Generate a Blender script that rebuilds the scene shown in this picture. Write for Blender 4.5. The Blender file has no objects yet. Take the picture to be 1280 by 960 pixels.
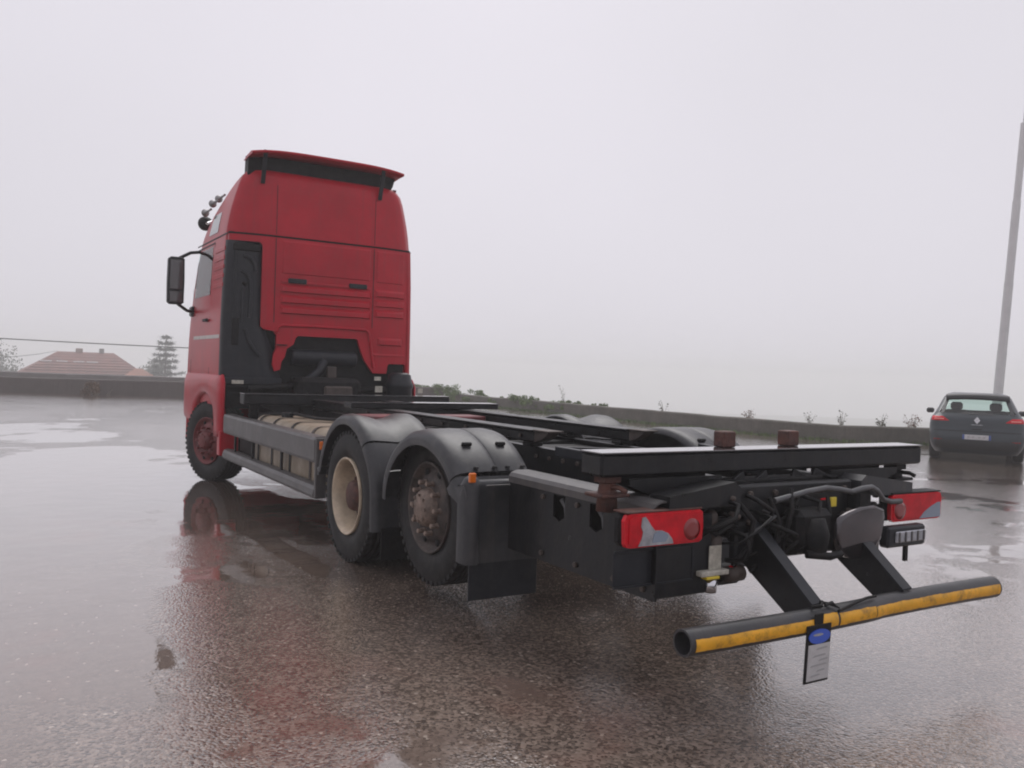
import bpy, bmesh, math, random
from mathutils import Vector, Matrix
random.seed(7)
R = math.radians
sc = bpy.context.scene
COL = sc.collection

# ------------------------------------------------------------------ camera
cam_d = bpy.data.cameras.new('camera'); cam = bpy.data.objects.new('camera', cam_d); COL.objects.link(cam)
_r = Vector((0.85290571, -0.52095341, 0.03404987)); _u = Vector((-0.02179557, 0.02963271, 0.9993232)); _f = Vector((0.52160982, 0.8530706, -0.01391943))
cam.matrix_world = Matrix(((_r.x, _u.x, -_f.x, -3.621), (_r.y, _u.y, -_f.y, -2.624), (_r.z, _u.z, -_f.z, 1.509), (0, 0, 0, 1)))
cam_d.sensor_width = 36; cam_d.lens = 30.15; cam_d.clip_start = .05; cam_d.clip_end = 3000
sc.camera = cam

# ------------------------------------------------------------------ world: overcast sky
SUN_EL, SUN_ROT = R(55), R(37)
w = bpy.data.worlds.new('World'); sc.world = w; w.use_nodes = True
nt = w.node_tree; nt.nodes.clear()
wo = nt.nodes.new('ShaderNodeOutputWorld'); bg = nt.nodes.new('ShaderNodeBackground'); sky = nt.nodes.new('ShaderNodeTexSky')
sky.sky_type = 'NISHITA'; sky.sun_disc = False; sky.sun_elevation = SUN_EL; sky.sun_rotation = SUN_ROT
sky.air_density = 1.0; sky.dust_density = 6.0
hs = nt.nodes.new('ShaderNodeHueSaturation'); hs.inputs['Saturation'].default_value = 0.12
tc = nt.nodes.new('ShaderNodeTexCoord'); nz = nt.nodes.new('ShaderNodeTexNoise')      # soft cloud base
nz.inputs['Scale'].default_value = 1.1; nz.inputs['Detail'].default_value = 3
rp = nt.nodes.new('ShaderNodeValToRGB')
rp.color_ramp.elements[0].position = .3; rp.color_ramp.elements[0].color = (8.0, 7.76, 8.4, 1)
rp.color_ramp.elements[1].position = .75; rp.color_ramp.elements[1].color = (9.25, 8.92, 9.75, 1)
mx = nt.nodes.new('ShaderNodeMix'); mx.data_type = 'RGBA'; mx.inputs[0].default_value = .92
nt.links.new(tc.outputs['Generated'], nz.inputs['Vector']); nt.links.new(nz.outputs['Fac'], rp.inputs['Fac'])
nt.links.new(sky.outputs[0], hs.inputs['Color']); nt.links.new(hs.outputs[0], mx.inputs[6]); nt.links.new(rp.outputs[0], mx.inputs[7])
nt.links.new(mx.outputs[2], bg.inputs['Color']); bg.inputs['Strength'].default_value = 0.09
nt.links.new(bg.outputs[0], wo.inputs['Surface'])

# ------------------------------------------------------------------ sun (behind cloud)
sd = bpy.data.lights.new('sun', 'SUN'); so = bpy.data.objects.new('sun', sd); COL.objects.link(so)
sd.energy = 1.5; sd.angle = R(40); sd.color = (1, .97, .94)
so.rotation_euler = (R(90) - SUN_EL, 0, R(180) - SUN_ROT + R(0))

vs = sc.view_settings
vs.view_transform = 'Standard'; vs.look = 'None'; vs.gamma = 1; vs.exposure = 0.0; vs.use_curve_mapping = False
sc.cycles.max_bounces = 8; sc.cycles.diffuse_bounces = 2; sc.cycles.glossy_bounces = 3; sc.cycles.transmission_bounces = 5
sc.cycles.volume_bounces = 3; sc.cycles.use_denoising = True; sc.cycles.filter_width = 2.0
sc.cycles.caustics_reflective = False; sc.cycles.caustics_refractive = False

# ------------------------------------------------------------------ materials
MATS = {}
def mat(name, col, rough=.5, metal=0., var=.0, scale=6., col2=None, bump=0., bscale=60., coat=0., spec=.5, rvar=0., dirt=0., dirtcol=(.16, .13, .11), trans=0., emit=None, streak=0., streakcol=(.10, .085, .075)):
    if name in MATS: return MATS[name]
    m = bpy.data.materials.new(name); m.use_nodes = True; n = m.node_tree; L = n.links
    b = n.nodes['Principled BSDF']
    b.inputs['Base Color'].default_value = (*col, 1); b.inputs['Roughness'].default_value = rough
    b.inputs['Metallic'].default_value = metal; b.inputs['Specular IOR Level'].default_value = spec
    b.inputs['Coat Weight'].default_value = coat; b.inputs['Coat Roughness'].default_value = .06
    if trans: b.inputs['Transmission Weight'].default_value = trans
    if emit: b.inputs['Emission Color'].default_value = (*emit, 1); b.inputs['Emission Strength'].default_value = 1
    t = n.nodes.new('ShaderNodeTexCoord')
    last = None
    if var or col2:
        z = n.nodes.new('ShaderNodeTexNoise'); z.inputs['Scale'].default_value = scale; z.inputs['Detail'].default_value = 6; z.inputs['Roughness'].default_value = .65
        L.new(t.outputs['Object'], z.inputs['Vector'])
        c = n.nodes.new('ShaderNodeValToRGB')
        a2 = col2 or tuple(x * (1 - var) for x in col); a1 = col if col2 else tuple(min(1, x * (1 + var)) for x in col)
        c.color_ramp.elements[0].position = .35; c.color_ramp.elements[0].color = (*a2, 1)
        c.color_ramp.elements[1].position = .65; c.color_ramp.elements[1].color = (*a1, 1)
        L.new(z.outputs['Fac'], c.inputs['Fac']); last = c.outputs[0]
        if rvar:
            mr = n.nodes.new('ShaderNodeMapRange'); mr.inputs[1].default_value = .3; mr.inputs[2].default_value = .7
            mr.inputs[3].default_value = max(.02, rough - rvar); mr.inputs[4].default_value = min(1, rough + rvar)
            L.new(z.outputs['Fac'], mr.inputs[0]); L.new(mr.outputs[0], b.inputs['Roughness'])
    if dirt:
        z2 = n.nodes.new('ShaderNodeTexNoise'); z2.inputs['Scale'].default_value = 11; z2.inputs['Detail'].default_value = 9; z2.inputs['Roughness'].default_value = .75
        L.new(t.outputs['Object'], z2.inputs['Vector'])
        mr = n.nodes.new('ShaderNodeMapRange'); mr.inputs[1].default_value = .48; mr.inputs[2].default_value = .7; mr.inputs[3].default_value = 0; mr.inputs[4].default_value = dirt
        L.new(z2.outputs['Fac'], mr.inputs[0])
        mm = n.nodes.new('ShaderNodeMix'); mm.data_type = 'RGBA'
        L.new(mr.outputs[0], mm.inputs[0])
        if last: L.new(last, mm.inputs[6])
        else: mm.inputs[6].default_value = (*col, 1)
        mm.inputs[7].default_value = (*dirtcol, 1); last = mm.outputs[2]
    if streak:
        mp = n.nodes.new('ShaderNodeMapping'); mp.inputs['Scale'].default_value = (17, 17, .9); L.new(t.outputs['Object'], mp.inputs[0])
        z4 = n.nodes.new('ShaderNodeTexNoise'); z4.inputs['Scale'].default_value = 1; z4.inputs['Detail'].default_value = 5; z4.inputs['Roughness'].default_value = .6; L.new(mp.outputs[0], z4.inputs['Vector'])
        mr = n.nodes.new('ShaderNodeMapRange'); mr.inputs[1].default_value = .52; mr.inputs[2].default_value = .74; mr.inputs[3].default_value = 0; mr.inputs[4].default_value = streak; L.new(z4.outputs['Fac'], mr.inputs[0])
        mm = n.nodes.new('ShaderNodeMix'); mm.data_type = 'RGBA'; L.new(mr.outputs[0], mm.inputs[0])
        if last: L.new(last, mm.inputs[6])
        else: mm.inputs[6].default_value = (*col, 1)
        mm.inputs[7].default_value = (*streakcol, 1); last = mm.outputs[2]
    if last: L.new(last, b.inputs['Base Color'])
    if bump:
        z3 = n.nodes.new('ShaderNodeTexNoise'); z3.inputs['Scale'].default_value = bscale; z3.inputs['Detail'].default_value = 4
        L.new(t.outputs['Object'], z3.inputs['Vector'])
        bp = n.nodes.new('ShaderNodeBump'); bp.inputs['Strength'].default_value = bump; bp.inputs['Distance'].default_value = .01
        L.new(z3.outputs['Fac'], bp.inputs['Height']); L.new(bp.outputs[0], b.inputs['Normal'])
    MATS[name] = m; return m

RED = mat('cab red paint', (.44, .006, .021), .34, spec=.28, var=.12, scale=1.7, coat=.06, streak=.28, streakcol=(.20, .035, .04), dirt=.16, dirtcol=(.22, .05, .05), bump=.02, bscale=4)
BLK = mat('black chassis paint', (.010, .0105, .0125), .38, spec=.28, streak=.35, streakcol=(.035, .030, .027), var=.4, scale=9, rvar=.12, dirt=.35, dirtcol=(.032, .027, .024), bump=.1, bscale=45)
BLK2 = mat('greasy black steel', (.007, .007, .008), .55, spec=.2, var=.5, scale=14, dirt=.5, dirtcol=(.030, .025, .021), bump=.25, bscale=35)
PLA = mat('grey black plastic', (.032, .033, .037), .40, spec=.42, streak=.4, streakcol=(.075, .068, .062), var=.22, scale=3.5, rvar=.10, dirt=.22, dirtcol=(.11, .10, .095), bump=.12, bscale=240)
PLD = mat('charcoal plastic', (.012, .014, .019), .42, spec=.3, streak=.25, streakcol=(.04, .038, .038), var=.2, scale=3.5, rvar=.08, dirt=.2, dirtcol=(.07, .065, .065), bump=.1, bscale=200)
GRY = mat('grey side guard paint', (.085, .082, .083), .42, spec=.4, streak=.4, streakcol=(.15, .135, .12), var=.15, scale=3, rvar=.1, dirt=.3, dirtcol=(.17, .155, .14), bump=.05)
TYR = mat('tyre rubber', (.015, .015, .016), .6, spec=.3, var=.3, scale=7, dirt=.4, dirtcol=(.07, .062, .055), bump=.15, bscale=90)
RIMB = mat('dirty cream rim', (.56, .46, .34), .45, var=.25, scale=5, dirt=.5, dirtcol=(.30, .22, .15), bump=.15)
RIMT = mat('muddy brown hub', (.22, .165, .135), .6, var=.5, scale=12, dirt=.6, dirtcol=(.05, .035, .03), bump=.6, bscale=40)
RIMD = mat('dark muddy rim', (.05, .04, .036), .6, var=.5, scale=9, dirt=.5, dirtcol=(.14, .10, .08), bump=.5, bscale=40)
RIMR = mat('red front rim', (.15, .011, .013), .45, var=.3, scale=6, dirt=.4, dirtcol=(.1, .06, .05))
RUST = mat('rusty steel', (.115, .042, .03), .65, col2=(.045, .022, .02), scale=14, bump=.5, bscale=50, dirt=.3, dirtcol=(.2, .09, .05))
RUSTP = mat('worn wet deck steel', (.10, .095, .10), .08, col2=(.05, .05, .052), scale=5, rvar=.04, coat=.8, bump=.06, bscale=18, dirt=.35, dirtcol=(.14, .06, .045))
MAR = mat('maroon primer', (.16, .035, .04), .4, var=.3, scale=6)
TANK = mat('dirty aluminium tank', (.36, .30, .23), .48, metal=.15, col2=(.22, .175, .12), scale=4, dirt=.45, dirtcol=(.17, .12, .08), bump=.12)
LENSR = mat('red lamp lens', (.55, .004, .014), .2, spec=.25, coat=.0, var=.2, scale=12)
LENSD = mat('dark red reflector', (.22, .004, .006), .2, coat=.6)
LENSW = mat('clear grey lamp lens', (.30, .31, .34), .16, coat=.6, var=.35, scale=14)
LENSB = mat('bluish lamp bulb window', (.20, .25, .33), .18, coat=.6)
ORA = mat('amber lens', (.72, .16, .01), .25, coat=.5)
YEL = mat('worn yellow tape', (.80, .40, .018), .42, var=.15, scale=5, dirt=.75, dirtcol=(.09, .05, .02), bump=.08)
YEL2 = mat('yellow tag plastic', (.72, .55, .05), .4)
BLU = mat('blue emblem', (.02, .09, .55), .3, coat=.3)
WHT = mat('worn white plate', (.52, .52, .53), .38, var=.1, scale=20, dirt=.3, dirtcol=(.3, .29, .28))
SMU = mat('smudged plate print', (.36, .36, .37), .5)
LAB = mat('dirty white label', (.46, .44, .38), .55, var=.25, scale=30, dirt=.5, dirtcol=(.2, .18, .14))
CHR = mat('chrome', (.6, .6, .62), .12, metal=1)
GLS = mat('greenish glass', (.55, .68, .63), .03, trans=.0, spec=.5)
HOSE = mat('grey rubber hose', (.075, .077, .082), .42, var=.2, scale=12, dirt=.2)
BRN = mat('brown grimy casting', (.06, .045, .038), .6, var=.4, scale=10, bump=.3)
MIRR = mat('mirror glass', (.75, .76, .78), .02, metal=1)
MIRD = mat('mirror glass with dark reflection', (.05, .045, .05), .06, spec=.9)  # the mirror's dark reflection is put into the glass colour
DISC = mat('dark shiny cover', (.10, .095, .10), .11, metal=.75, var=.25, scale=5, dirt=.3, dirtcol=(.12, .06, .06))
HORN = mat('dull steel', (.22, .21, .21), .35, metal=.8, dirt=.4, dirtcol=(.06, .05, .05))
STRIPE = mat('pale door stripe', (.55, .50, .48), .4, var=.2, scale=12)
CARP = mat('slate grey car paint', (.022, .031, .039), .30, metal=.2, var=.06, scale=2, coat=.3, spec=.35)
CARB = mat('black car plastic', (.012, .013, .016), .5, var=.2)
CGLS = None
def glass(name, tint, alpha):
    m = bpy.data.materials.new(name); m.use_nodes = True; n = m.node_tree; n.nodes.clear(); L = n.links
    o = n.nodes.new('ShaderNodeOutputMaterial'); mxs = n.nodes.new('ShaderNodeMixShader'); tr = n.nodes.new('ShaderNodeBsdfTransparent'); gl = n.nodes.new('ShaderNodeBsdfGlossy'); fr = n.nodes.new('ShaderNodeFresnel')
    tr.inputs[0].default_value = (*tint, 1); gl.inputs['Roughness'].default_value = .03; fr.inputs[0].default_value = 1.5
    L.new(fr.outputs[0], mxs.inputs[0]); L.new(tr.outputs[0], mxs.inputs[1]); L.new(gl.outputs[0], mxs.inputs[2]); L.new(mxs.outputs[0], o.inputs[0])
    return m
CGLS = glass('tinted car glass', (.62, .80, .74), 1)
TGLS = glass('tinted cab glass', (.60, .76, .72), 1)

# ------------------------------------------------------------------ mesh helpers
class MB:
    def __init__(s): s.v = []; s.f = []; s.sm = []
    def add(s, vs_, fs, smooth=False):
        o = len(s.v); s.v += [tuple(p) for p in vs_]; s.f += [tuple(i + o for i in q) for q in fs]; s.sm += [smooth] * len(fs); return s
    def box(s, a, b, bev=.006, rot=None, piv=None):
        """bevelled box from corner a to corner b"""
        x0, x1 = sorted((a[0], b[0])); y0, y1 = sorted((a[1], b[1])); z0, z1 = sorted((a[2], b[2]))
        c = min(bev, (x1 - x0) * .45, (y1 - y0) * .45, (z1 - z0) * .45)
        P = []; F = []
        idx = {}
        for ix, (X, sx) in enumerate(((x0, 1), (x1, -1))):
            for iy, (Y, sy) in enumerate(((y0, 1), (y1, -1))):
                for iz, (Z, sz) in enumerate(((z0, 1), (z1, -1))):
                    idx[ix, iy, iz, 'x'] = len(P); P.append((X, Y + sy * c, Z + sz * c))
                    idx[ix, iy, iz, 'y'] = len(P); P.append((X + sx * c, Y, Z + sz * c))
                    idx[ix, iy, iz, 'z'] = len(P); P.append((X + sx * c, Y + sy * c, Z))
        I = idx
        for k in (0, 1):
            F.append((I[k, 0, 0, 'x'], I[k, 0, 1, 'x'], I[k, 1, 1, 'x'], I[k, 1, 0, 'x']) if k == 0 else (I[k, 0, 0, 'x'], I[k, 1, 0, 'x'], I[k, 1, 1, 'x'], I[k, 0, 1, 'x']))
            F.append((I[0, k, 0, 'y'], I[1, k, 0, 'y'], I[1, k, 1, 'y'], I[0, k, 1, 'y']) if k == 0 else (I[0, k, 0, 'y'], I[0, k, 1, 'y'], I[1, k, 1, 'y'], I[1, k, 0, 'y']))
            F.append((I[0, 0, k, 'z'], I[0, 1, k, 'z'], I[1, 1, k, 'z'], I[1, 0, k, 'z']) if k == 0 else (I[0, 0, k, 'z'], I[1, 0, k, 'z'], I[1, 1, k, 'z'], I[0, 1, k, 'z']))
        for p in (0, 1):
            for q in (0, 1):
                F.append((I[p, q, 0, 'x'], I[p, q, 1, 'x'], I[p, q, 1, 'y'], I[p, q, 0, 'y']))
                F.append((I[p, 0, q, 'x'], I[p, 1, q, 'x'], I[p, 1, q, 'z'], I[p, 0, q, 'z']))
                F.append((I[0, p, q, 'y'], I[1, p, q, 'y'], I[1, p, q, 'z'], I[0, p, q, 'z']))
                for r_ in (0, 1): F.append((I[p, q, r_, 'x'], I[p, q, r_, 'y'], I[p, q, r_, 'z']))
        if rot is not None:
            pv = Vector(piv) if piv else Vector(((x0 + x1) / 2, (y0 + y1) / 2, (z0 + z1) / 2))
            P = [tuple(rot @ (Vector(p) - pv) + pv) for p in P]
        return s.add(P, F)
    def bar(s, a, b, w_, h_, bev=.004, up=(0, 0, 1)):
        a, b = Vector(a), Vector(b); d = b - a; l = d.length; z = d / l; x = Vector(up).cross(z)
        if x.length < 1e-4: x = Vector((1, 0, 0)).cross(z)
        x.normalize(); y = z.cross(x)
        M = Matrix((x, y, z)).transposed()
        t = MB().box((-w_ / 2, -h_ / 2, 0), (w_ / 2, h_ / 2, l), bev)
        return s.add([tuple(M @ Vector(p) + a) for p in t.v], t.f)
    def tube(s, pts, r, n=10, cap=True, closed=False):
        pts = [Vector(p) for p in pts]; m = len(pts); rs = r if isinstance(r, (list, tuple)) else [r] * m
        P = []; nv = None
        for i, p in enumerate(pts):
            t = (pts[min(i + 1, m - 1)] - pts[max(i - 1, 0)]).normalized()
            if nv is None: nv = t.orthogonal().normalized()
            nv = (nv - t * nv.dot(t)); nv = nv.normalized() if nv.length > 1e-5 else t.orthogonal().normalized()
            bn = t.cross(nv)
            for k in range(n):
                a = 2 * math.pi * k / n; P.append(p + (nv * math.cos(a) + bn * math.sin(a)) * rs[i])
        F = [(i * n + k, i * n + (k + 1) % n, (i + 1) * n + (k + 1) % n, (i + 1) * n + k) for i in range(m - 1) for k in range(n)]
        s.add(P, F, True)
        if cap: s.add(P[:n], [tuple(range(n - 1, -1, -1))]); s.add(P[-n:], [tuple(range(n))])
        return s
    def lathe(s, prof, axis='x', c=(0, 0, 0), n=40, a0=0, a1=2 * math.pi, smooth=True):
        """prof: list of (along axis, radius)"""
        P = []; full = abs(a1 - a0 - 2 * math.pi) < 1e-6; m = n if full else n + 1
        for (h, r) in prof:
            for k in range(m):
                a = a0 + (a1 - a0) * k / n; u, v = r * math.cos(a), r * math.sin(a)
                P.append({'x': (c[0] + h, c[1] + u, c[2] + v), 'y': (c[0] + u, c[1] + h, c[2] + v), 'z': (c[0] + u, c[1] + v, c[2] + h)}[axis])
        F = []
        for i in range(len(prof) - 1):
            for k in range(n):
                k2 = (k + 1) % m
                F.append((i * m + k, i * m + k2, (i + 1) * m + k2, (i + 1) * m + k))
        return s.add(P, F, smooth)
    def prism(s, poly, axis, h0, h1, fn=None):
        """polygon in the two other axes, extruded h0..h1 along axis"""
        n = len(poly)
        def mk(p, h): return {'x': (h, p[0], p[1]), 'y': (p[0], h, p[1]), 'z': (p[0], p[1], h)}[axis]
        P = [mk(p, h0) for p in poly] + [mk(p, h1) for p in poly]
        if fn: P = [fn(p) for p in P]
        return s.add(P, [tuple(range(n))[::-1], tuple(range(n, 2 * n))] + [(i, (i + 1) % n, n + (i + 1) % n, n + i) for i in range(n)])
    def grid(s, rows, smooth=True, closeu=False):
        m = len(rows[0]); P = [p for r_ in rows for p in r_]
        F = []
        for i in range(len(rows) - 1):
            for k in range(m if closeu else m - 1):
                F.append((i * m + k, i * m + (k + 1) % m, (i + 1) * m + (k + 1) % m, (i + 1) * m + k))
        return s.add(P, F, smooth)
    def mesh(s, name):
        me = bpy.data.meshes.new(name); me.from_pydata(s.v, [], s.f); me.polygons.foreach_set('use_smooth', s.sm)
        bm = bmesh.new(); bm.from_mesh(me); bmesh.ops.recalc_face_normals(bm, faces=bm.faces); bm.to_mesh(me); bm.free()
        me.update(); return me
    def build(s, name, m, parent=None, solid=0, sub=0, autos=None):
        o = bpy.data.objects.new(name, s.mesh(name)); COL.objects.link(o); o.data.materials.append(m)
        if parent is not None: o.parent = parent
        if solid:
            md = o.modifiers.new('thick', 'SOLIDIFY'); md.thickness = solid; md.offset = 0
        return o
def tag(o, label=None, cat=None, group=None, kind=None):
    if label: o['label'] = label
    if cat: o['category'] = cat
    if group: o['group'] = group
    if kind: o['kind'] = kind
    return o
def empty(name, loc=(0, 0, 0), rz=0, parent=None):
    o = bpy.data.objects.new(name, None); COL.objects.link(o); o.location = loc; o.rotation_euler.z = rz; o.empty_display_size = .2
    if parent is not None: o.parent = parent
    return o
def copy_part(o, parent, **kw):
    c = o.copy(); COL.objects.link(c); c.parent = parent
    for k, v in kw.items(): setattr(c, k, v)
    return c
def rotx(a): return Matrix.Rotation(a, 3, 'X')
def roty(a): return Matrix.Rotation(a, 3, 'Y')
def rotz(a): return Matrix.Rotation(a, 3, 'Z')
def lerp(a, b, t): return a + (b - a) * t
def interp(tab, z):
    if z <= tab[0][0]: return tab[0][1]
    for (a, va), (b, vb) in zip(tab, tab[1:]):
        if z <= b: return lerp(va, vb, (z - a) / (b - a))
    return tab[-1][1]
def sm_interp(tab, z):   # smooth (Catmull-Rom) table look-up
    n = len(tab)
    if z <= tab[0][0]: return tab[0][1]
    if z >= tab[-1][0]: return tab[-1][1]
    for i in range(n - 1):
        if z <= tab[i + 1][0]:
            x0, y0 = tab[i]; x1, y1 = tab[i + 1]; h = x1 - x0; t = (z - x0) / h
            m0 = (y1 - tab[i - 1][1]) / (x1 - tab[i - 1][0]) if i > 0 else (y1 - y0) / h
            m1 = (tab[i + 2][1] - y0) / (tab[i + 2][0] - x0) if i < n - 2 else (y1 - y0) / h
            return (2*t**3 - 3*t*t + 1)*y0 + (t**3 - 2*t*t + t)*h*m0 + (-2*t**3 + 3*t*t)*y1 + (t**3 - t*t)*h*m1

# ------------------------------------------------------------------ ground: wet yard, hillside
WALL_R = [(14.9, 33.6), (14.6, 30), (14.55, 26), (14.55, 22.5), (14.58, 19), (14.65, 15), (14.85, 13), (15.2, 11.8), (16.0, 11.0), (17.4, 10.4), (19.0, 8.6), (19.8, 4), (20, -8), (20, -30)]
WALL_L = [(-30, 43), (-14, 40.4), (-3.2, 38.3), (0.13, 36.4), (3.6, 35.5), (9, 34.6), (14.9, 33.9)]
def ground_material():
    m = bpy.data.materials.new('wet asphalt'); m.use_nodes = True; n = m.node_tree; L = n.links; b = n.nodes['Principled BSDF']
    t = n.nodes.new('ShaderNodeTexCoord')
    def noise(scale, detail=5, rough=.6, dist=0):
        z = n.nodes.new('ShaderNodeTexNoise'); z.inputs['Scale'].default_value = scale; z.inputs['Detail'].default_value = detail; z.inputs['Roughness'].default_value = rough; z.inputs['Distortion'].default_value = dist
        L.new(t.outputs['Object'], z.inputs['Vector']); return z.outputs['Fac']
    def mth(op, a, c, clamp=False):
        q = n.nodes.new('ShaderNodeMath'); q.operation = op; q.use_clamp = clamp
        for i, v in enumerate((a, c)):
            if isinstance(v, (int, float)): q.inputs[i].default_value = v
            else: L.new(v, q.inputs[i])
        return q.outputs[0]
    def mapr(v, a, c, d, e):
        q = n.nodes.new('ShaderNodeMapRange'); q.interpolation_type = 'SMOOTHSTEP'
        for i, x in enumerate((a, c, d, e)): q.inputs[i + 1].default_value = x
        L.new(v, q.inputs[0]); return q.outputs[0]
    def mix(fac, a, c):
        q = n.nodes.new('ShaderNodeMix'); q.data_type = 'RGBA'; L.new(fac, q.inputs[0])
        for i, v in ((6, a), (7, c)):
            if isinstance(v, tuple): q.inputs[i].default_value = (*v, 1)
            else: L.new(v, q.inputs[i])
        return q.outputs[2]
    # standing water: noise level plus the low spots of the yard
    sep = n.nodes.new('ShaderNodeSeparateXYZ'); L.new(t.outputs['Object'], sep.inputs[0])
    def spot(cx, cy, rx, ry, ang, gain):
        a = R(ang); dx = mth('SUBTRACT', sep.outputs[0], cx); dy = mth('SUBTRACT', sep.outputs[1], cy)
        u = mth('ADD', mth('MULTIPLY', dx, math.cos(a) / rx), mth('MULTIPLY', dy, math.sin(a) / rx))
        v = mth('ADD', mth('MULTIPLY', dx, -math.sin(a) / ry), mth('MULTIPLY', dy, math.cos(a) / ry))
        d = mth('SQRT', mth('ADD', mth('MULTIPLY', u, u), mth('MULTIPLY', v, v)), 0)
        return mapr(d, 1.25, .35, 0, gain)
    lvl = mapr(noise(.33, 6, .6, .6), .30, .70, 0, 1)
    for a in SPOTS: lvl = mth('ADD', lvl, spot(*a))
    lvl = mth('ADD', lvl, mth('MULTIPLY', mth('SUBTRACT', noise(2.2, 6, .7), .5), .55))
    puddle = mapr(lvl, .80, 1.06, 0, 1)
    damp = mapr(lvl, .25, .9, 0, 1)
    # aggregate
    vo = n.nodes.new('ShaderNodeTexVoronoi'); vo.inputs['Scale'].default_value = 68; L.new(t.outputs['Object'], vo.inputs['Vector'])
    sepc = n.nodes.new('ShaderNodeSeparateColor'); L.new(vo.outputs['Color'], sepc.inputs[0])
    big = noise(.22, 5, .6); mid = noise(1.7, 6, .65)
    c = mix(mapr(mid, .3, .7, 0, 1), (.080, .060, .050), (.165, .135, .120))
    c = mix(mapr(big, .38, .62, 0, .8), c, (.140, .112, .100))
    stone = mix(sepc.outputs[0], (.030, .023, .019), (.27, .225, .195))
    c = mix(mth('MULTIPLY', mapr(puddle, 0, 1, .75, .25), 1.0), c, stone)
    fleck = mapr(sepc.outputs[1], .985, .998, 0, .6)
    c = mix(fleck, c, (.50, .46, .42))
    rs = mapr(noise(.6, 4, .6, .4), .56, .74, 0, .5)       # reddish oxide stains
    c = mix(rs, c, (.20, .105, .085))
    warm = n.nodes.new('ShaderNodeMix'); warm.data_type = 'RGBA'; warm.blend_type = 'MULTIPLY'; warm.inputs[0].default_value = 1; L.new(c, warm.inputs[6]); warm.inputs[7].default_value = (1.16, 1.08, 1.02, 1)
    L.new(warm.outputs[2], b.inputs['Base Color'])
    rg = mth('ADD', mapr(puddle, 0, 1, .11, .03), mth('MULTIPLY', mth('SUBTRACT', mid, .5), .10))
    rg = mth('SUBTRACT', rg, mth('MULTIPLY', damp, .06)); rg = mth('MAXIMUM', rg, .035)
    L.new(rg, b.inputs['Roughness'])
    b.inputs['IOR'].default_value = 1.55; b.inputs['Specular IOR Level'].default_value = .5
    b.inputs['Coat Weight'].default_value = 1; b.inputs['Coat IOR'].default_value = 1.45   # water film over the stone
    L.new(rg, b.inputs['Coat Roughness'])
    hgt = mth('ADD', mth('MULTIPLY', vo.outputs['Distance'], -.7), mth('MULTIPLY', noise(30, 4, .7), .5))
    bp = n.nodes.new('ShaderNodeBump'); bp.inputs['Distance'].default_value = .012
    L.new(mapr(puddle, .0, .95, .17, .008), bp.inputs['Strength']); L.new(hgt, bp.inputs['Height'])
    bp2 = n.nodes.new('ShaderNodeBump'); bp2.inputs['Distance'].default_value = .05; bp2.inputs['Strength'].default_value = .05
    L.new(noise(3.1, 3, .5), bp2.inputs['Height']); L.new(bp.outputs[0], bp2.inputs['Normal'])
    L.new(bp2.outputs[0], b.inputs['Normal']); L.new(bp2.outputs[0], b.inputs['Coat Normal'])
    return m
SPOTS = [(-2.2, 8.2, 2.0, 5.5, 0, .75), (-3.3, 3.6, .8, 2.4, 5, .3), (-3.4, 15, 3.0, 6, 0, .45), (-1.3, 6.6, .8, 2.2, 10, .55), (9.8, 5.3, 1.9, .55, -20, .6), (5.5, 2.3, 1.6, .8, 10, .3), (2.6, 1.0, 1.5, .7, 20, .25), (-1.9, 3.3, .3, .6, 10, .25), (5.5, 2.6, 5.5, 3.6, 25, .27), (-4.45, 4.5, 1.65, 5.5, 0, .6), (-1.5, 3.2, .13, 3.0, 2, .45), (1.5, -.6, 1.6, .9, 0, .32)]
GM = ground_material()
yard_o = [(21.5, -30), (21.5, -70), (-70, -70), (-70, 50)] + [(x, y + .6) for x, y in WALL_L[:-1]] + [(15.6, 34.4)] + [(x + .55, y) for x, y in WALL_R[1:]]
mb = MB(); mb.add([(x, y, 0) for x, y in yard_o], [tuple(range(len(yard_o)))])
yard = tag(mb.build('yard', GM), kind='structure', label='wet grey asphalt yard with puddles and reddish stains')
# hillside falling away outside the yard wall
outl = []
for (a, b_) in zip(yard_o, yard_o[1:] + yard_o[:1]):
    d = math.hypot(b_[0] - a[0], b_[1] - a[1]); k = max(1, int(d / 3))
    outl += [(lerp(a[0], b_[0], i / k), lerp(a[1], b_[1], i / k)) for i in range(k)]
rows = []
for dist, z in ((-1.5, -.12), (.4, -.1), (1.2, -.35), (3, -1.0), (7, -2.4), (15, -3.9), (30, -6.0), (55, -9), (100, -14), (180, -20), (330, -26), (560, -29), (820, -31)):
    r_ = []
    for (x, y) in outl:
        dx, dy = x + 15, y; l = math.hypot(dx, dy)
        nzv = 0 if dist < 1 else (math.sin(x * .31 + dist) * math.cos(y * .27 + dist * .3)) * min(1.2, dist * .05)
        r_.append((x + dx / l * dist, y + dy / l * dist, z + nzv))
    rows.append(r_)
SOIL = mat('rough grass slope', (.075, .085, .04), .95, col2=(.045, .05, .03), scale=.8, bump=.4, bscale=6)
tag(MB().grid(rows, True, True).build('hillside', SOIL), kind='structure', label='grassy slope falling away beyond the wall')

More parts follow.
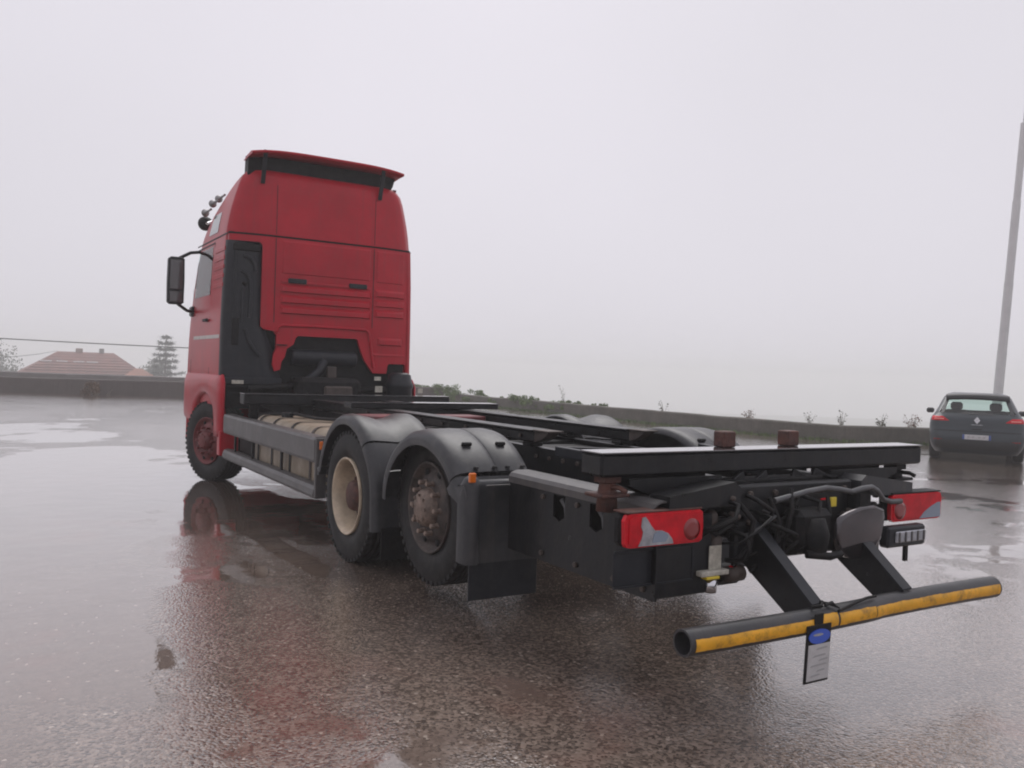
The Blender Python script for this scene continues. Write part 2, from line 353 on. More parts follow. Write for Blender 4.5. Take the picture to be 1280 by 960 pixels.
# ------------------------------------------------------------------ low walls
CONC = mat('weathered concrete', (.125, .115, .098), .8, streak=.6, streakcol=(.05, .05, .04), col2=(.075, .072, .058), scale=1.6, bump=.35, bscale=12, dirt=.45, dirtcol=(.05, .055, .03))
CONC2 = mat('brown grey concrete', (.105, .090, .084), .8, streak=.5, streakcol=(.05, .042, .04), col2=(.08, .068, .064), scale=1.1, bump=.3, bscale=12, dirt=.3, dirtcol=(.07, .055, .04))
CONC3 = mat('pale concrete', (.235, .215, .21), .8, col2=(.18, .165, .16), scale=1.5, bump=.2, bscale=12)
def wall(name, line, h0, h1, th, m, label, z0=-.12, seed=1):
    rnd = random.Random(seed); pts = []
    for (a, b_) in zip(line, line[1:]):
        d = math.hypot(b_[0] - a[0], b_[1] - a[1]); k = max(1, int(d / .8)); pts += [(lerp(a[0], b_[0], i / k), lerp(a[1], b_[1], i / k)) for i in range(k)]
    pts.append(line[-1]); N = len(pts); rows = []
    for i, (x, y) in enumerate(pts):
        a = pts[max(0, i - 1)]; b_ = pts[min(N - 1, i + 1)]; d = Vector((b_[0] - a[0], b_[1] - a[1], 0)).normalized(); nrm = Vector((-d.y, d.x, 0))
        h = lerp(h0, h1, i / (N - 1)) + rnd.uniform(-.012, .012)
        c = Vector((x, y, 0)); o = nrm * th
        rows.append([tuple(c + Vector((0, 0, z0))), tuple(c + nrm * .02 + Vector((0, 0, h - .03))), tuple(c + nrm * .05 + Vector((0, 0, h))), tuple(c + o - nrm * .02 + Vector((0, 0, h + .005))), tuple(c + o + Vector((0, 0, h - .03))), tuple(c + o + Vector((0, 0, -1.4)))])
    return tag(MB().grid(rows, False).build(name, m), label, 'wall')
wall('concrete_wall', WALL_R, .42, .44, .24, CONC, 'low mossy concrete wall running behind the truck to the parked car', seed=3)
wall('concrete_wall', WALL_L, .52, .66, .26, CONC2, 'low brown concrete wall with a dry bush, left of the red cab', seed=4)
wall('concrete_parapet', [(-30, 45.6), (-14, 43), (-3.2, 41.2), (0.3, 39.4), (3.8, 38.4), (9, 37.4)], .86, .74, .3, CONC3, 'pale concrete parapet showing just above the brown wall', z0=-2.5, seed=5)

# ------------------------------------------------------------------ TRUCK (x right, y forward, rear underride tube at y = 0)
truck = empty('truck', (0, 0, 0))
tag(truck, 'red truck with bare black swap-body chassis standing on the wet yard', 'truck')
Y_TAG, Y_MID, Y_FRT, RT, LIFT = 2.42, 3.69, 8.70, .506, .10

# ---- wheels
def tyre_profile(w_):
    h = w_ / 2; r0 = .292
    P = [(-h * .80, r0), (-h * .93, r0 + .018), (-h * 1.0, r0 + .085), (-h * .985, r0 + .135), (-h * .93, r0 + .172), (-h * .86, RT - .012), (-h * .74, RT)]
    for g in (-.42, -.14, .14, .42):
        P += [(h * (g - .035), RT), (h * (g - .025), RT - .014), (h * (g + .025), RT - .014), (h * (g + .035), RT)]
    P += [(h * .74, RT), (h * .86, RT - .012), (h * .93, r0 + .172), (h * .985, r0 + .135), (h * 1.0, r0 + .085), (h * .93, r0 + .018), (h * .80, r0)]
    return P
TY = MB().lathe(tyre_profile(.30), n=56)
for k in range(48):        # shoulder lugs
    a = 2 * math.pi * k / 48; u = Vector((0, math.cos(a), math.sin(a))); t_ = Vector((0, -math.sin(a), math.cos(a)))
    for sx in (-1, 1):
        c = u * (RT - .010) + Vector((sx * .118, 0, 0))
        P = [c + Vector((dx, 0, 0)) + t_ * dt + u * du for dx in (-.022, .022) for dt in (-.017, .017) for du in (-.02, .008)]
        TY.add(P, [(0, 1, 3, 2), (4, 6, 7, 5), (0, 4, 5, 1), (2, 3, 7, 6), (1, 5, 7, 3), (0, 2, 6, 4)])
tyre_me = TY.mesh('tyre'); tyre_me.materials.append(TYR)
# outside of a left wheel is -x
RIM_D = MB().lathe([(-.118, .291), (-.150, .300), (-.156, .296), (-.152, .284), (-.10, .272), (-.03, .263), (.02, .257)], n=48)
DSC_D = MB().lathe([(.018, .258), (.028, .24), (.02, .15), (-.01, .148), (-.01, .0)], n=40)
HUB_D = MB().lathe([(.0, .125), (-.08, .12), (-.11, .105), (-.12, .08), (-.12, 0)], n=28)
NUT_D = MB().lathe([(.025, .0165), (-.015, .0165), (-.020, .012), (-.020, .0)], n=6, smooth=False)
RIM_F = MB().lathe([(-.118, .291), (-.150, .300), (-.156, .294), (-.146, .280), (-.105, .268), (-.100, .240), (-.128, .215), (-.140, .19), (-.140, .13)], n=48)
HUB_F = MB().lathe([(-.138, .13), (-.185, .118), (-.205, .10), (-.215, .07), (-.215, 0)], n=28)
NUT_F = MB().lathe([(-.136, .020), (-.150, .020), (-.152, .0165), (-.19, .0165), (-.195, .012), (-.195, 0)], n=6, smooth=False)
HOL_F = MB().lathe([(-.118, .026), (-.1225, .024), (-.1225, 0)], n=14)
HUBC = MB().lathe([(-.20, .011), (-.222, .011), (-.222, 0)], n=6, smooth=False)
me_dd = DSC_D.mesh('disc'); me_rd, me_hd, me_nd = RIM_D.mesh('rim'), HUB_D.mesh('hub'), NUT_D.mesh('wheel_nut')
me_rf, me_hf, me_nf, me_of, me_cf = RIM_F.mesh('rim'), HUB_F.mesh('hub'), NUT_F.mesh('wheel_nut'), HOL_F.mesh('vent_hole'), HUBC.mesh('hub_bolt')
def ringof(name, me, m, parent, n, r, off=0):
    me = me.copy(); me.materials.clear(); me.materials.append(m)
    for k in range(n):
        a = 2 * math.pi * (k + off) / n; o = bpy.data.objects.new(name, me); COL.objects.link(o); o.parent = parent; o.location = (0, r * math.cos(a), r * math.sin(a))
def mobj(name, me, m, parent):
    me = me.copy(); me.materials.clear(); me.materials.append(m); o = bpy.data.objects.new(name, me); COL.objects.link(o); o.parent = parent; return o
def wheel(x, y, z, kind, side, mrim, mhub, label=None):
    wh = empty('wheel', (x, y, z), 0 if side < 0 else math.pi, truck)
    if label: wh['label'] = label
    t_ = bpy.data.objects.new('tyre', tyre_me); COL.objects.link(t_); t_.parent = wh
    if kind == 'dual':
        mobj('rim', me_rd, mrim, wh); mobj('disc', me_dd, BRN, wh); mobj('hub', me_hd, mhub, wh); ringof('wheel_nut', me_nd, mhub, wh, 10, .19)
        t2 = bpy.data.objects.new('tyre', tyre_me); COL.objects.link(t2); t2.parent = wh; t2.location.x = .335
    else:
        mobj('rim', me_rf, mrim, wh); mobj('hub', me_hf, mhub, wh); ringof('wheel_nut', me_nf, mhub, wh, 10, .168); ringof('vent_hole', me_of, BLK2, wh, 8, .236, .5); ringof('hub_bolt', me_cf, mhub, wh, 8, .085)
    return wh
for s in (-1, 1):
    wheel(s * 1.085, Y_MID, RT, 'dual', s, RIMB, RUST, 'deep dished twin wheel with dirty cream rim')
    wheel(s * 1.0, Y_TAG, RT + LIFT, 'single', s, RIMD, RIMT, 'raised rear wheel with muddy brown hub')
    fw = wheel(s * 1.10, Y_FRT, RT, 'single', s, RIMR, RIMR, 'front wheel with red rim, turned left'); fw.rotation_euler.z += R(20)
for y, z in ((Y_TAG, RT + LIFT), (Y_MID, RT), (Y_FRT, RT - .06)):
    MB().tube([(-.95, y, z), (-.3, y, z - .02), (0, y, z), (.3, y, z - .02), (.95, y, z)], [.07, .07, .16 if y == Y_MID else .08, .07, .07], 14).build('axle', BLK2, truck)

# ---- frame rails
for s in (-1, 1):
    x0 = s * .40; x1 = x0 - s * .075; xt = x0 - s * .008
    mb = MB().prism([(x0, .74), (x0, 1.0), (x1, 1.0), (x1, .992), (xt, .992), (xt, .748), (x1, .748), (x1, .74)], 'y', .46, 9.9)
    mb.build('frame_rail', BLK, truck)
    mb = MB(); mb.box((s * .36, 2.24, 1.036), (s * .46, 7.2, 1.112), .012); mb.box((s * .33, 2.24, 1.113), (s * .49, 7.2, 1.124), .003)
    sf = mb.build('subframe_rail', BLK, truck)
    mb = MB(); mb.prism([(2.06, 1.116), (2.24, 1.1115), (2.24, 1.038), (2.16, 1.06)], 'x', s * .365, s * .455); mb.box((s * .345, 2.05, 1.1165), (s * .475, 2.235, 1.127), .003)
    mb.build('rail_end', BRN, sf)
for y, z0, z1 in ((.5, .70, 1.0), (1.25, .78, .96), (2.95, .76, .98), (4.6, .78, .97), (5.9, .78, .97), (7.0, .78, .97)):
    MB().box((-.40, y, z0), (.40, y + .1, z1), .01).build('crossmember', BLK2, truck)

bolt_me = MB().lathe([(0, .015), (-.012, .015), (-.014, .010), (-.014, 0)], 'x', (0, 0, 0), 6, smooth=False).mesh('bolt'); bolt_me.materials.append(BRN)
def bolt(x, y, z, parent, rz=0):
    o = bpy.data.objects.new('bolt', bolt_me); COL.objects.link(o); o.location = (x, y, z); o.rotation_euler.z = rz; o.parent = parent
for k in range(9):
    for z in (.80, .94): bolt(-.4045, 1.0 + .16 * k, z, truck); bolt(.3915, .9 + .2 * k, z, truck)
for k in range(8): bolt(-.4645, 2.4 + .4 * k, 1.075, truck)
for s in (-1, 1):
    for y in (2.3, 3.0, 4.2, 5.4, 6.5):
        MB().box((s * .34, y, 1.004), (s * .44, y + .12, 1.034), .008).build('spacer_block', BLK2, truck)
# ---- swap-body cross beams
rb = MB().box((-1.205, .515, 1.036), (1.235, .68, 1.142), .012).build('rear_beam', BLK, truck)
MB().box((-1.208, .512, 1.143), (1.238, .685, 1.151), .003).build('deck_plate', RUSTP, rb)
for x in (-.29, .20):
    b1 = MB().box((x - .045, .61, 1.152), (x + .045, .69, 1.236), .006)
    b1.build('guide_block', RUST, rb)
for s in (-1, 1):
    mb = MB().lathe([(-.10, .0), (-.10, .052), (-.02, .048), (0.03, .04), (.06, .04)], 'z', (s * 1.10, .60, .965), 16)
    mb.box((s * 1.10 - .085, .53, .935), (s * 1.10 + .085, .67, .953), .005); mb.box((s * 1.10 - .05, .555, 1.0), (s * 1.10 + .05, .645, 1.034), .005)
    mb.tube([(s * 1.10, .60, .985), (s * 1.10, .50, .985), (s * 1.10 + .01, .47, .97)], .012, 8)
    mb.build('twist_lock', RUST if s < 0 else BLK2, rb)
    # beam brackets down to the frame
    mb = MB().prism([(s * .42, 1.02), (s * 1.02, 1.02), (s * 1.02, .99), (s * .62, .84), (s * .42, .84)], 'y', .53, .546); mb.prism([(s * .42, 1.02), (s * 1.02, 1.02), (s * 1.02, .99), (s * .62, .84), (s * .42, .84)], 'y', .65, .668)
    mb.build('beam_bracket', BLK, rb)
    for dx in (.0, .17):
        MB().bar((s * (.10 + dx), .53, 1.02), (s * (.36 + dx), .49, .90), .022, .045).build('brace', BLK, rb)
    MB().prism([(s * .46, .98), (s * .50, 1.01), (s * .92, .955), (s * .92, .90), (s * .86, .885), (s * .46, .90)], 'y', .36, .50).build('gusset_plate', PLA if s > 0 else BLK, rb)
fb = MB().box((-1.25, 6.80, 1.06), (1.25, 6.98, 1.172), .012).build('front_beam', BLK, truck)
MB().box((-1.252, 6.795, 1.173), (1.252, 6.985, 1.180), .003).build('deck_plate', RUSTP, fb)
for s in (-1, 1):
    MB().lathe([(-.16, 0), (-.16, .05), (0, .045)], 'z', (s * 1.12, 6.89, 1.055), 14).build('twist_lock', BLK2, fb)
    MB().prism([(s * .46, 1.05), (s * 1.05, 1.05), (s * .60, .84), (s * .46, .84)], 'y', 6.86, 6.90).build('beam_bracket', BLK, fb)
mbm = MB().box((-.78, 4.82, 1.128), (.78, 5.02, 1.176), .006).build('middle_beam', BLK, truck)
MB().box((-.782, 4.815, 1.177), (.782, 5.025, 1.184), .002).build('deck_plate', RUSTP, mbm)
MB().box((-.82, 4.30, 1.03), (.345, 4.62, 1.09), .01).build('step_plate', MAR, truck)

# ---- mudguards
def sweep(path, prof, name, m, parent, th=.014, tilt=None):
    """path: (y, z) points of the outer skin; prof: (x, height above skin along the path normal)"""
    rows = []; N = len(path)
    for i, (y, z) in enumerate(path):
        a = path[max(0, i - 1)]; b_ = path[min(N - 1, i + 1)]; d = Vector((b_[0] - a[0], b_[1] - a[1])).normalized(); nrm = Vector((d.y, -d.x))
        t = i / (N - 1)
        rows.append([(x, y + nrm.x * h, z + nrm.y * h) for x, h in prof(t)])
    inner = []
    for r_, (i, (y, z)) in zip(rows, enumerate(path)):
        a = path[max(0, i - 1)]; b_ = path[min(N - 1, i + 1)]; d = Vector((b_[0] - a[0], b_[1] - a[1])).normalized(); nrm = Vector((d.y, -d.x))
        inner.append([(x, yy - nrm.x * th, zz - nrm.y * th) for x, yy, zz in r_])
    loop = [o + inn[::-1] for o, inn in zip(rows, inner)]
    mb = MB().grid(loop, True, True); n = len(loop[0])
    mb.add(loop[0], [tuple(range(n))]); mb.add(loop[-1], [tuple(range(n))[::-1]])
    o = mb.build(name, m, parent)
    md = o.modifiers.new('edges', 'EDGE_SPLIT'); md.split_angle = R(50)
    return o
def arc(cy, cz, r, a0, a1, n): return [(cy + r * math.cos(R(lerp(a0, a1, i / n))), cz + r * math.sin(R(lerp(a0, a1, i / n)))) for i in range(n + 1)]
for s in (-1, 1):
    def prof_m(t, s=s):
        dip = .030 * math.sin(math.pi * min(1, max(0, t)))
        return [(s * 1.262, -.050), (s * 1.268, -.03), (s * 1.260, -.006), (s * 1.235, .014), (s * 1.19, .020), (s * 1.10, .012 - dip * .5), (s * 1.0, .0 - dip), (s * .90, .008 - dip * .6), (s * .82, .022), (s * .74, .020), (s * .715, .004)]
    def prof_t(t, s=s):
        return [(s * 1.262, -.055), (s * 1.268, -.03), (s * 1.258, 0), (s * 1.225, .024), (s * 1.17, .034), (s * 1.02, .038), (s * .985, .036), (s * .975, .028), (s * .965, .036), (s * .80, .038), (s * .755, .028), (s * .735, 0)]
    def prof_b(t, s=s):
        return [(s * 1.255, -.10 + .06 * t), (s * 1.262, -.04), (s * 1.252, -.005), (s * 1.21, .012), (s * 1.14, .004), (s * 1.10, -.012), (s * .96, -.010), (s * .80, -.008), (s * .75, -.012)]
    def blend(pa, pb, t):
        t = min(1, max(0, t)); t = t * t * (3 - 2 * t)
        return [(lerp(a[0], b_[0], t), lerp(a[1], b_[1], t)) for a, b_ in zip(pa, pb)]
    low = [(s * 1.256, -.045), (s * 1.262, -.028), (s * 1.252, -.006), (s * 1.225, .006), (s * 1.19, .006), (s * 1.12, -.004), (s * 1.02, -.008), (s * .94, -.008), (s * .87, -.008), (s * .80, -.010), (s * .76, -.014)]
    low_t = [(s * 1.256, -.05), (s * 1.262, -.03), (s * 1.252, -.004), (s * 1.225, .010), (s * 1.17, .010), (s * 1.02, .0), (s * .985, .0), (s * .975, .0), (s * .965, .0), (s * .80, .0), (s * .755, -.004), (s * .735, -.01)]
    mgm = empty('mudguard', (0, 0, 0), 0, truck)
    sweep([(4.31, .60), (4.312, .66)] + arc(Y_MID, RT + .02, .60, 14, 134, 26), prof_m, 'top_section', PLA, mgm)
    sweep(arc(Y_MID, RT + .02, .597, 135.5, 176, 10) + [(3.09, .48), (3.085, .40), (3.08, .33)], lambda t: blend(prof_m(1), low, t * 2), 'rear_section', PLA, mgm)
    MB().box((s * 1.2, 3.055, .13), (s * .78, 3.068, .36), .003).build('rubber_flap', BLK2, mgm)
    mgt = empty('mudguard', (0, 0, 0), 0, truck)
    cz = RT + .06
    def earc(a0, a1, n, d=0): return [(Y_TAG - .08 + (.60 + d) * math.cos(R(lerp(a0, a1, i / n))), cz + (.525 + d) * math.sin(R(lerp(a0, a1, i / n)))) for i in range(n + 1)]
    sweep(earc(4, 24, 5), lambda t: blend(low_t, prof_t(0), t * 1.2), 'front_section', PLA, mgt)
    sweep(earc(25, 143, 24), prof_t, 'top_section', PLA, mgt)
    sweep(earc(144.5, 152, 3) + [(1.735, .855 + .03), (1.700, .872), (1.688, .84), (1.685, .60), (1.685, .39)],
          lambda t, s=s: [(s * 1.262, -.10), (s * 1.268, -.03), (s * 1.255, 0.004), (s * 1.215, .020), (s * 1.19, .018), (s * 1.165, -.012 if .2 < t else .012), (s * .80, -.012 if .2 < t else .012), (s * .765, .012), (s * .735, .0)], 'rear_section', PLA, mgt)
    MB().box((s * 1.225, 1.700, .175), (s * .755, 1.714, .42), .003).build('rubber_flap', PLD, mgt)
    MB().box((s * 1.15, 1.655, .845), (s * .775, 1.67, .851), .001).build('panel_seam', GRY, mgt)
    for x in (1.12, .99, .90, .79):
        MB().lathe([(0, .018), (.012, .014), (.012, 0)], 'z', (s * x, 1.845, .925), 10).build('fixing_bolt', BLK2, mgt)
    for x in (1.10, .86):
        MB().box((s * x - .03, 1.99, 1.045), (s * x + .03, 2.03, 1.068), .006).build('clip', BLK2, mgt)
    MB().box((s * 1.245 - .022, 1.650, .868), (s * 1.245 + .022, 1.672, .925), .006).build('side_marker_lamp', ORA, mgt)

# ---- rear side boxes / lamps
for s in (-1, 1):
    if s < 0:
        hole = [(1.15, .80, .055, .06), (.82, .79, .055, .065)]
        # outer panel with two real openings: built from strips
        mb = MB(); X0, X1 = -.985, -.975
        ys = [.36, .765, .875, 1.095, 1.205, 1.66]
        for a, b_ in zip(ys, ys[1:]):
            if (a, b_) in ((.765, .875), (1.095, 1.205)):
                mb.add([(X0, a, .475), (X0, b_, .475), (X0, b_, .735), (X0, (a + b_) / 2, .715), (X0, a, .745)], [(0, 1, 2, 3, 4)])
                mb.add([(X0, a, .855), (X0, b_, .855), (X0, b_, .885), (X0, a, .885)], [(0, 1, 2, 3)])
            else: mb.add([(X0, a, .475), (X0, b_, .475), (X0, b_, .885), (X0, a, .885)], [(0, 1, 2, 3)])
        sb = mb.build('side_panel', BLK, truck, solid=.012)
        rl = MB().grid([[(-.995, y, .865), (-.998, y, .90), (-.985, y, .918), (-.95, y, .93), (-.87, y, .93), (-.86, y, .915)] for y in (.38, .40, .9, 1.66)], False)
        rl.build('top_rail', GRY, sb, solid=.01)
        MB().box((-.97, .385, .478), (-.62, .40, .86), .004).build('end_plate', BLK, sb)
        for y, z in ((.44, .52), (.44, .83), (.66, .52), (.98, .52), (1.3, .52), (1.3, .83), (.98, .83)): bolt(-.9915, y, z, sb)
        for y in (.82, 1.15):
            MB().tube([(-.955, y - .03, .73), (-.945, y, .79), (-.955, y + .03, .83)], .014, 8).build('hose', HOSE, sb)
        MB().box((-.90, .45, .50), (-.66, 1.62, .88), .03).build('inner_box', BLK2, sb)
    lamp = MB().box((s * 1.19, .375, .738), (s * .715, .445, .892), .022).build('tail_lamp', BLK2, truck)
    lamp['label'] = 'rear lamp with red and clear lens, ' + ('left side' if s < 0 else 'right side')
    X = lambda u: s * (1.19 - .475 * u)     # u: 0 outer end .. 1 inner end
    def slab(poly, y0, y1, nm, mm): return MB().prism([(X(u), .738 + .154 * v) for u, v in poly], 'y', y0, y1).build(nm, mm, lamp)
    slab([(.012, .12), (.03, .03), (.08, 0), (.95, 0), (.99, .08), (1, .5), (.99, .92), (.95, 1), (.08, 1), (.03, .97), (.0, .8)], .350, .3745, 'red_lens', LENSR)
    slab([(.05, .14), (.08, .09), (.93, .09), (.96, .14), (.96, .86), (.93, .91), (.08, .91), (.05, .86)], .3455, .3502, 'raised_lens', LENSR)
    if s > 0: slab([(.04, .06), (.46, .06), (.36, .30), (.22, .50), (.10, .62), (.04, .62)], .3425, .3453, 'clear_lens', LENSB)
    else: slab([(.16, .04), (.60, .04), (.585, .18), (.53, .36), (.45, .46), (.36, .48), (.315, .62), (.27, .80), (.24, .90), (.20, .88), (.19, .62), (.215, .45), (.20, .25)], .3425, .3453, 'clear_lens', LENSW)
    if s < 0: slab([(.33, .12), (.50, .12), (.53, .26), (.50, .40), (.42, .46), (.35, .38)], .3405, .3424, 'bulb_window', LENSB)
    mb = MB(); cx, czz = X(.84), .738 + .154 * .42; mb.lathe([(.350, .052), (.341, .050), (.3385, .03), (.3385, 0)], 'y', (cx, 0, czz), 24).build('round_reflector', LENSD, lamp)
    MB().box((X(.015), .348, .893), (X(.985), .447, .901), .003).build('lamp_rim', RUST if s < 0 else BLK2, lamp)
    MB().box((s * .72, .40, .80), (s * .38, .425, .835), .004).build('lamp_arm', BLK, lamp)
# holder plate under the left lamp
mb = MB().box((-1.21, .392, .555), (-.745, .404, .715), .004); mb.box((-1.215, .38, .712), (-.74, .392, .722), .002); mb.box((-1.215, .38, .55), (-.74, .392, .558), .002); mb.box((-.748, .38, .55), (-.738, .392, .72), .002)
hp = mb.build('plate_holder', PLD, truck)
MB().box((-.93, .387, .60), (-.80, .391, .62), .001).build('clip', BLK2, hp)
# reversing lamp under the right lamp
rvl = MB().box((.60, .28, .612), (.94, .345, .728), .012).build('reversing_lamp', PLD, truck)
MB().box((.655, .268, .640), (.925, .281, .702), .006).build('lens', LENSW, rvl)
for k in range(5):
    x = .675 + k * .055; MB().box((x, .262, .643), (x + .012, .2695, .699), .002).build('lens_rib', GRY, rvl)
MB().box((.80, .31, .52), (.83, .33, .612), .004).build('bracket', BLK2, rvl)
MB().box((.545, .33, .60), (.592, .345, .70), .003).build('side_bracket', GRY, rvl)
mb = MB().bar((.60, .345, .74), (.42, .42, .80), .03, .03); mb.build('arm', BLK2, rvl)

# ---- rear frame hardware (trailer coupling zone)
tr = MB().box((-.44, .40, .60), (.44, .455, .985), .012).build('rear_crossmember', BLK, truck)
for x in (-.36, -.18, .18, .36):
    for z in (.66, .80, .94): MB().lathe([(.40, .0165), (.385, .0165), (.383, .012), (.383, 0)], 'y', (x, 0, z), 6, smooth=False).build('bolt', BRN, tr)
cp = MB().box((-.14, .26, .66), (.12, .40, .86), .03).build('coupling', BLK2, truck)
MB().lathe([(-.10, .06), (0, .075), (.08, .05), (.08, 0)], 'z', (-.02, .27, .74), 18).build('pin_housing', BLK2, cp)
MB().tube([(-.10, .25, .645), (.02, .20, .635), (.12, .22, .64)], .02, 8).build('lever', BLK2, cp)
mb = MB().lathe([(0, 0), (0, .20), (.012, .20), (.03, .18)], 'y', (0, 0, 0), 26)
# rounded cover plate
mb = MB(); out = []
for i in range(21):
    a = math.pi + math.pi * i / 20; out.append((.305 + .185 * math.cos(a), .735 + .150 * math.sin(a)))
out += [(.49, .80), (.475, .845), (.40, .868), (.30, .862), (.20, .842), (.135, .815), (.12, .79)]
rows = []
for k, sc_ in enumerate((1.0, .985, .9, .6, .25, .02)):
    rows.append([(.305 + (x - .305) * sc_, .245 - (0, .010, .012, .016, .018, .018)[k] + (.02 if k == 0 else 0) + (z - .745) * sc_ * -.10, .745 + (z - .745) * sc_) for x, z in out])
MB().grid(rows, True, True).build('cover_plate', DISC, truck)
for s, x in ((-1, -.33), (1, .35)):
    ar = MB().prism([(.56, .80), (.40, .80), (.35, .76), (.0, .48), (-.035, .415), (.03, .375), (.13, .385), (.40, .56), (.56, .70)], 'x', x - .02, x + .02)
    ao = ar.build('underride_arm', BLK, truck)
    MB().prism([(.40, .80), (.345, .765), (-.005, .486), (.0, .476), (.355, .755)], 'x', x - .03, x + .045).build('arm_flange', PLD, ao)
    MB().lathe([(x - .085, .03), (x - .06, .03)], 'x', (0, .43, .70), 14).lathe([(x - .085, .03), (x - .085, 0)], 'x', (0, .43, .70), 14).build('pivot_bolt', BRN, ao)
# underride tube
HB, RBR, ZB = 1.150, .0575, .412
def bary(x): return 0.0 + (.012 if x > .05 else 0) * min(1, max(0, (x - .05) / .1)), ZB + .004 * math.sin(x * 3)
tb = MB(); xs = [-HB + 2 * HB * i / 30 for i in range(31)]
rows = []
for x in xs:
    y, z = bary(x); rr = RBR * (1.05 if abs(x + .30) < .04 else 1)
    rows.append([(x, y + rr * math.cos(2 * math.pi * k / 28), z + rr * math.sin(2 * math.pi * k / 28)) for k in range(28)])
tb.grid(rows, True, True)
inn = [[(x, bary(x)[0] + .048 * math.cos(2 * math.pi * k / 28), bary(x)[1] + .048 * math.sin(2 * math.pi * k / 28)) for k in range(28)] for x in (-HB, -HB + .5)]
tb.grid(inn, True, True); tb.grid([rows[0], inn[0]], False, True); tb.add(rows[-1], [tuple(range(28))])
bar = tb.build('underride_tube', PLA, truck)
def tape(xa, xb, a0, a1, seed):
    rnd = random.Random(seed); n = max(4, int((xb - xa) / .012)); rows = []
    j0 = j1 = 0
    for i in range(n + 1):
        x = lerp(xa, xb, i / n); y, z = bary(x); j0 = .7 * j0 + rnd.uniform(-1.6, 1.6); j1 = .7 * j1 + rnd.uniform(-1.2, 1.2)
        rr = (RBR * (1.05 if abs(x + .30) < .045 else 1)) + .0016
        e0, e1 = a0 + j0, a1 + j1
        rows.append([(x, y - rr * math.cos(R(lerp(e0, e1, k / 8))), z + rr * math.sin(R(lerp(e0, e1, k / 8)))) for k in range(9)])
    return MB().grid(rows).build('yellow_tape', YEL, bar)
tape(-1.125, -.375, -27, 26, 1); tape(-.365, -.235, -22, 40, 2); tape(-.222, .045, -24, 33, 3); tape(.05, 1.135, -26, 27, 5)
cl = MB().lathe([(-.012, RBR + .006), (.012, RBR + .006)], 'x', (-.30, 0, ZB), 28); cl.lathe([(-.012, RBR + .006), (-.012, RBR - .002)], 'x', (-.30, 0, ZB), 28); cl.lathe([(.012, RBR + .006), (.012, RBR - .002)], 'x', (-.30, 0, ZB), 28)
MB().tube([(-.37, -.01, ZB + .064), (-.35, -.05, ZB + .078), (-.31, -.02, ZB + .085), (-.28, .02, ZB + .07), (-.25, -.02, ZB + .068), (-.225, -.045, ZB + .055), (-.24, -.02, ZB + .075), (-.30, -.03, ZB + .07)], .0075, 8).build('wire_tie', BLK2, bar)
MB().tube([(-.23, -.05, ZB + .04), (-.13, -.045, ZB + .058), (.0, -.03, ZB + .072), (.08, -.02, ZB + .07)], .007, 8).build('cable', BLK2, bar)

# ---- number plate hung under the tube (a thing of its own)
pl = empty('hanging_plate', (-.39, -.062, .15)); tag(pl, 'small white plate with blue top hanging from the yellow striped tube', 'plate')
def lean(mb, dx=.04):
    mb.v = [(x - (z) * -.05, y, z) for x, y, z in mb.v]; return mb
lean(MB().box((-.083, -.004, 0), (.083, .004, .262), .003)).build('backing', BLK2, pl)
lean(MB().box((-.070, -.0075, .012), (.078, -.0045, .175), .001)).build('white_panel', WHT, pl)
lean(MB().prism([(.0 + .072 * math.cos(2 * math.pi * k / 24), .210 + .033 * math.sin(2 * math.pi * k / 24)) for k in range(24)], 'y', -.0085, -.0045)).build('blue_emblem', BLU, pl)
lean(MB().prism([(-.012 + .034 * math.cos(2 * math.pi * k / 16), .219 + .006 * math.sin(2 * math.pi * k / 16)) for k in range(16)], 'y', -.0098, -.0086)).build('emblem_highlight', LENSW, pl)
for z, a, b_ in ((.150, -.02, .06), (.118, -.04, .05), (.098, .0, .068), (.075, -.055, .06), (.05, -.01, .05), (.03, -.05, .02)):
    lean(MB().prism([(a, z), (b_, z + .004), (b_ - .01, z + .011), (a + .012, z + .008)], 'y', -.0090, -.0076)).build('print_smudge', SMU, pl)
lean(MB().box((-.03, .0, .262), (.03, .006, .31), .002)).build('strap', BLK2, pl)

# ---- valves, hoses, boxes at the rear
vb = MB().box((-.69, .44, .60), (-.50, .56, .80), .02).build('valve_block', BLK2, truck)
MB().lathe([(-.07, .0), (-.07, .035), (.05, .035), (.07, .02), (.07, 0)], 'z', (-.60, .42, .80), 14).build('valve_cap', BRN, vb)
MB().lathe([(-.06, .0), (-.06, .038), (.04, .038), (.05, 0)], 'z', (-.58, .41, .70), 14).build('valve_cap', BRN, vb)
MB().box((-.645, .372, .588), (-.565, .378, .705), .001).build('label', LAB, vb)
MB().box((-.715, .345, .565), (-.535, .40, .590), .004).build('shelf', LAB, vb)
MB().box((-.685, .342, .550), (-.60, .385, .564), .003).build('yellow_tag', YEL2, vb)
MB().lathe([(-.04, 0), (-.04, .03), (.025, .035), (.025, 0)], 'z', (-.625, .38, .52), 14).build('drain_valve', CHR, vb)
MB().lathe([(0, 0), (0, .04), (.10, .04), (.11, .02), (.11, 0)], 'x', (-.50, .40, .55), 14).build('air_cylinder', BRN, vb)
MB().box((-.50, .375, .588), (-.455, .385, .598), .002).build('red_tag', LENSR, vb)
lp = MB().box((-.74, .46, .47), (-.30, .60, .56), .03).build('air_tank_cradle', BLK2, truck)
ph = MB().tube([(-.22, .36, .905), (-.12, .345, .925), (.0, .34, .945), (.14, .335, .958), (.26, .335, .945), (.34, .33, .930), (.42, .325, .945), (.50, .325, .950), (.56, .33, .925), (.62, .335, .875), (.70, .34, .858), (.78, .335, .858)], .015, 10).build('cable_conduit', HOSE, truck)
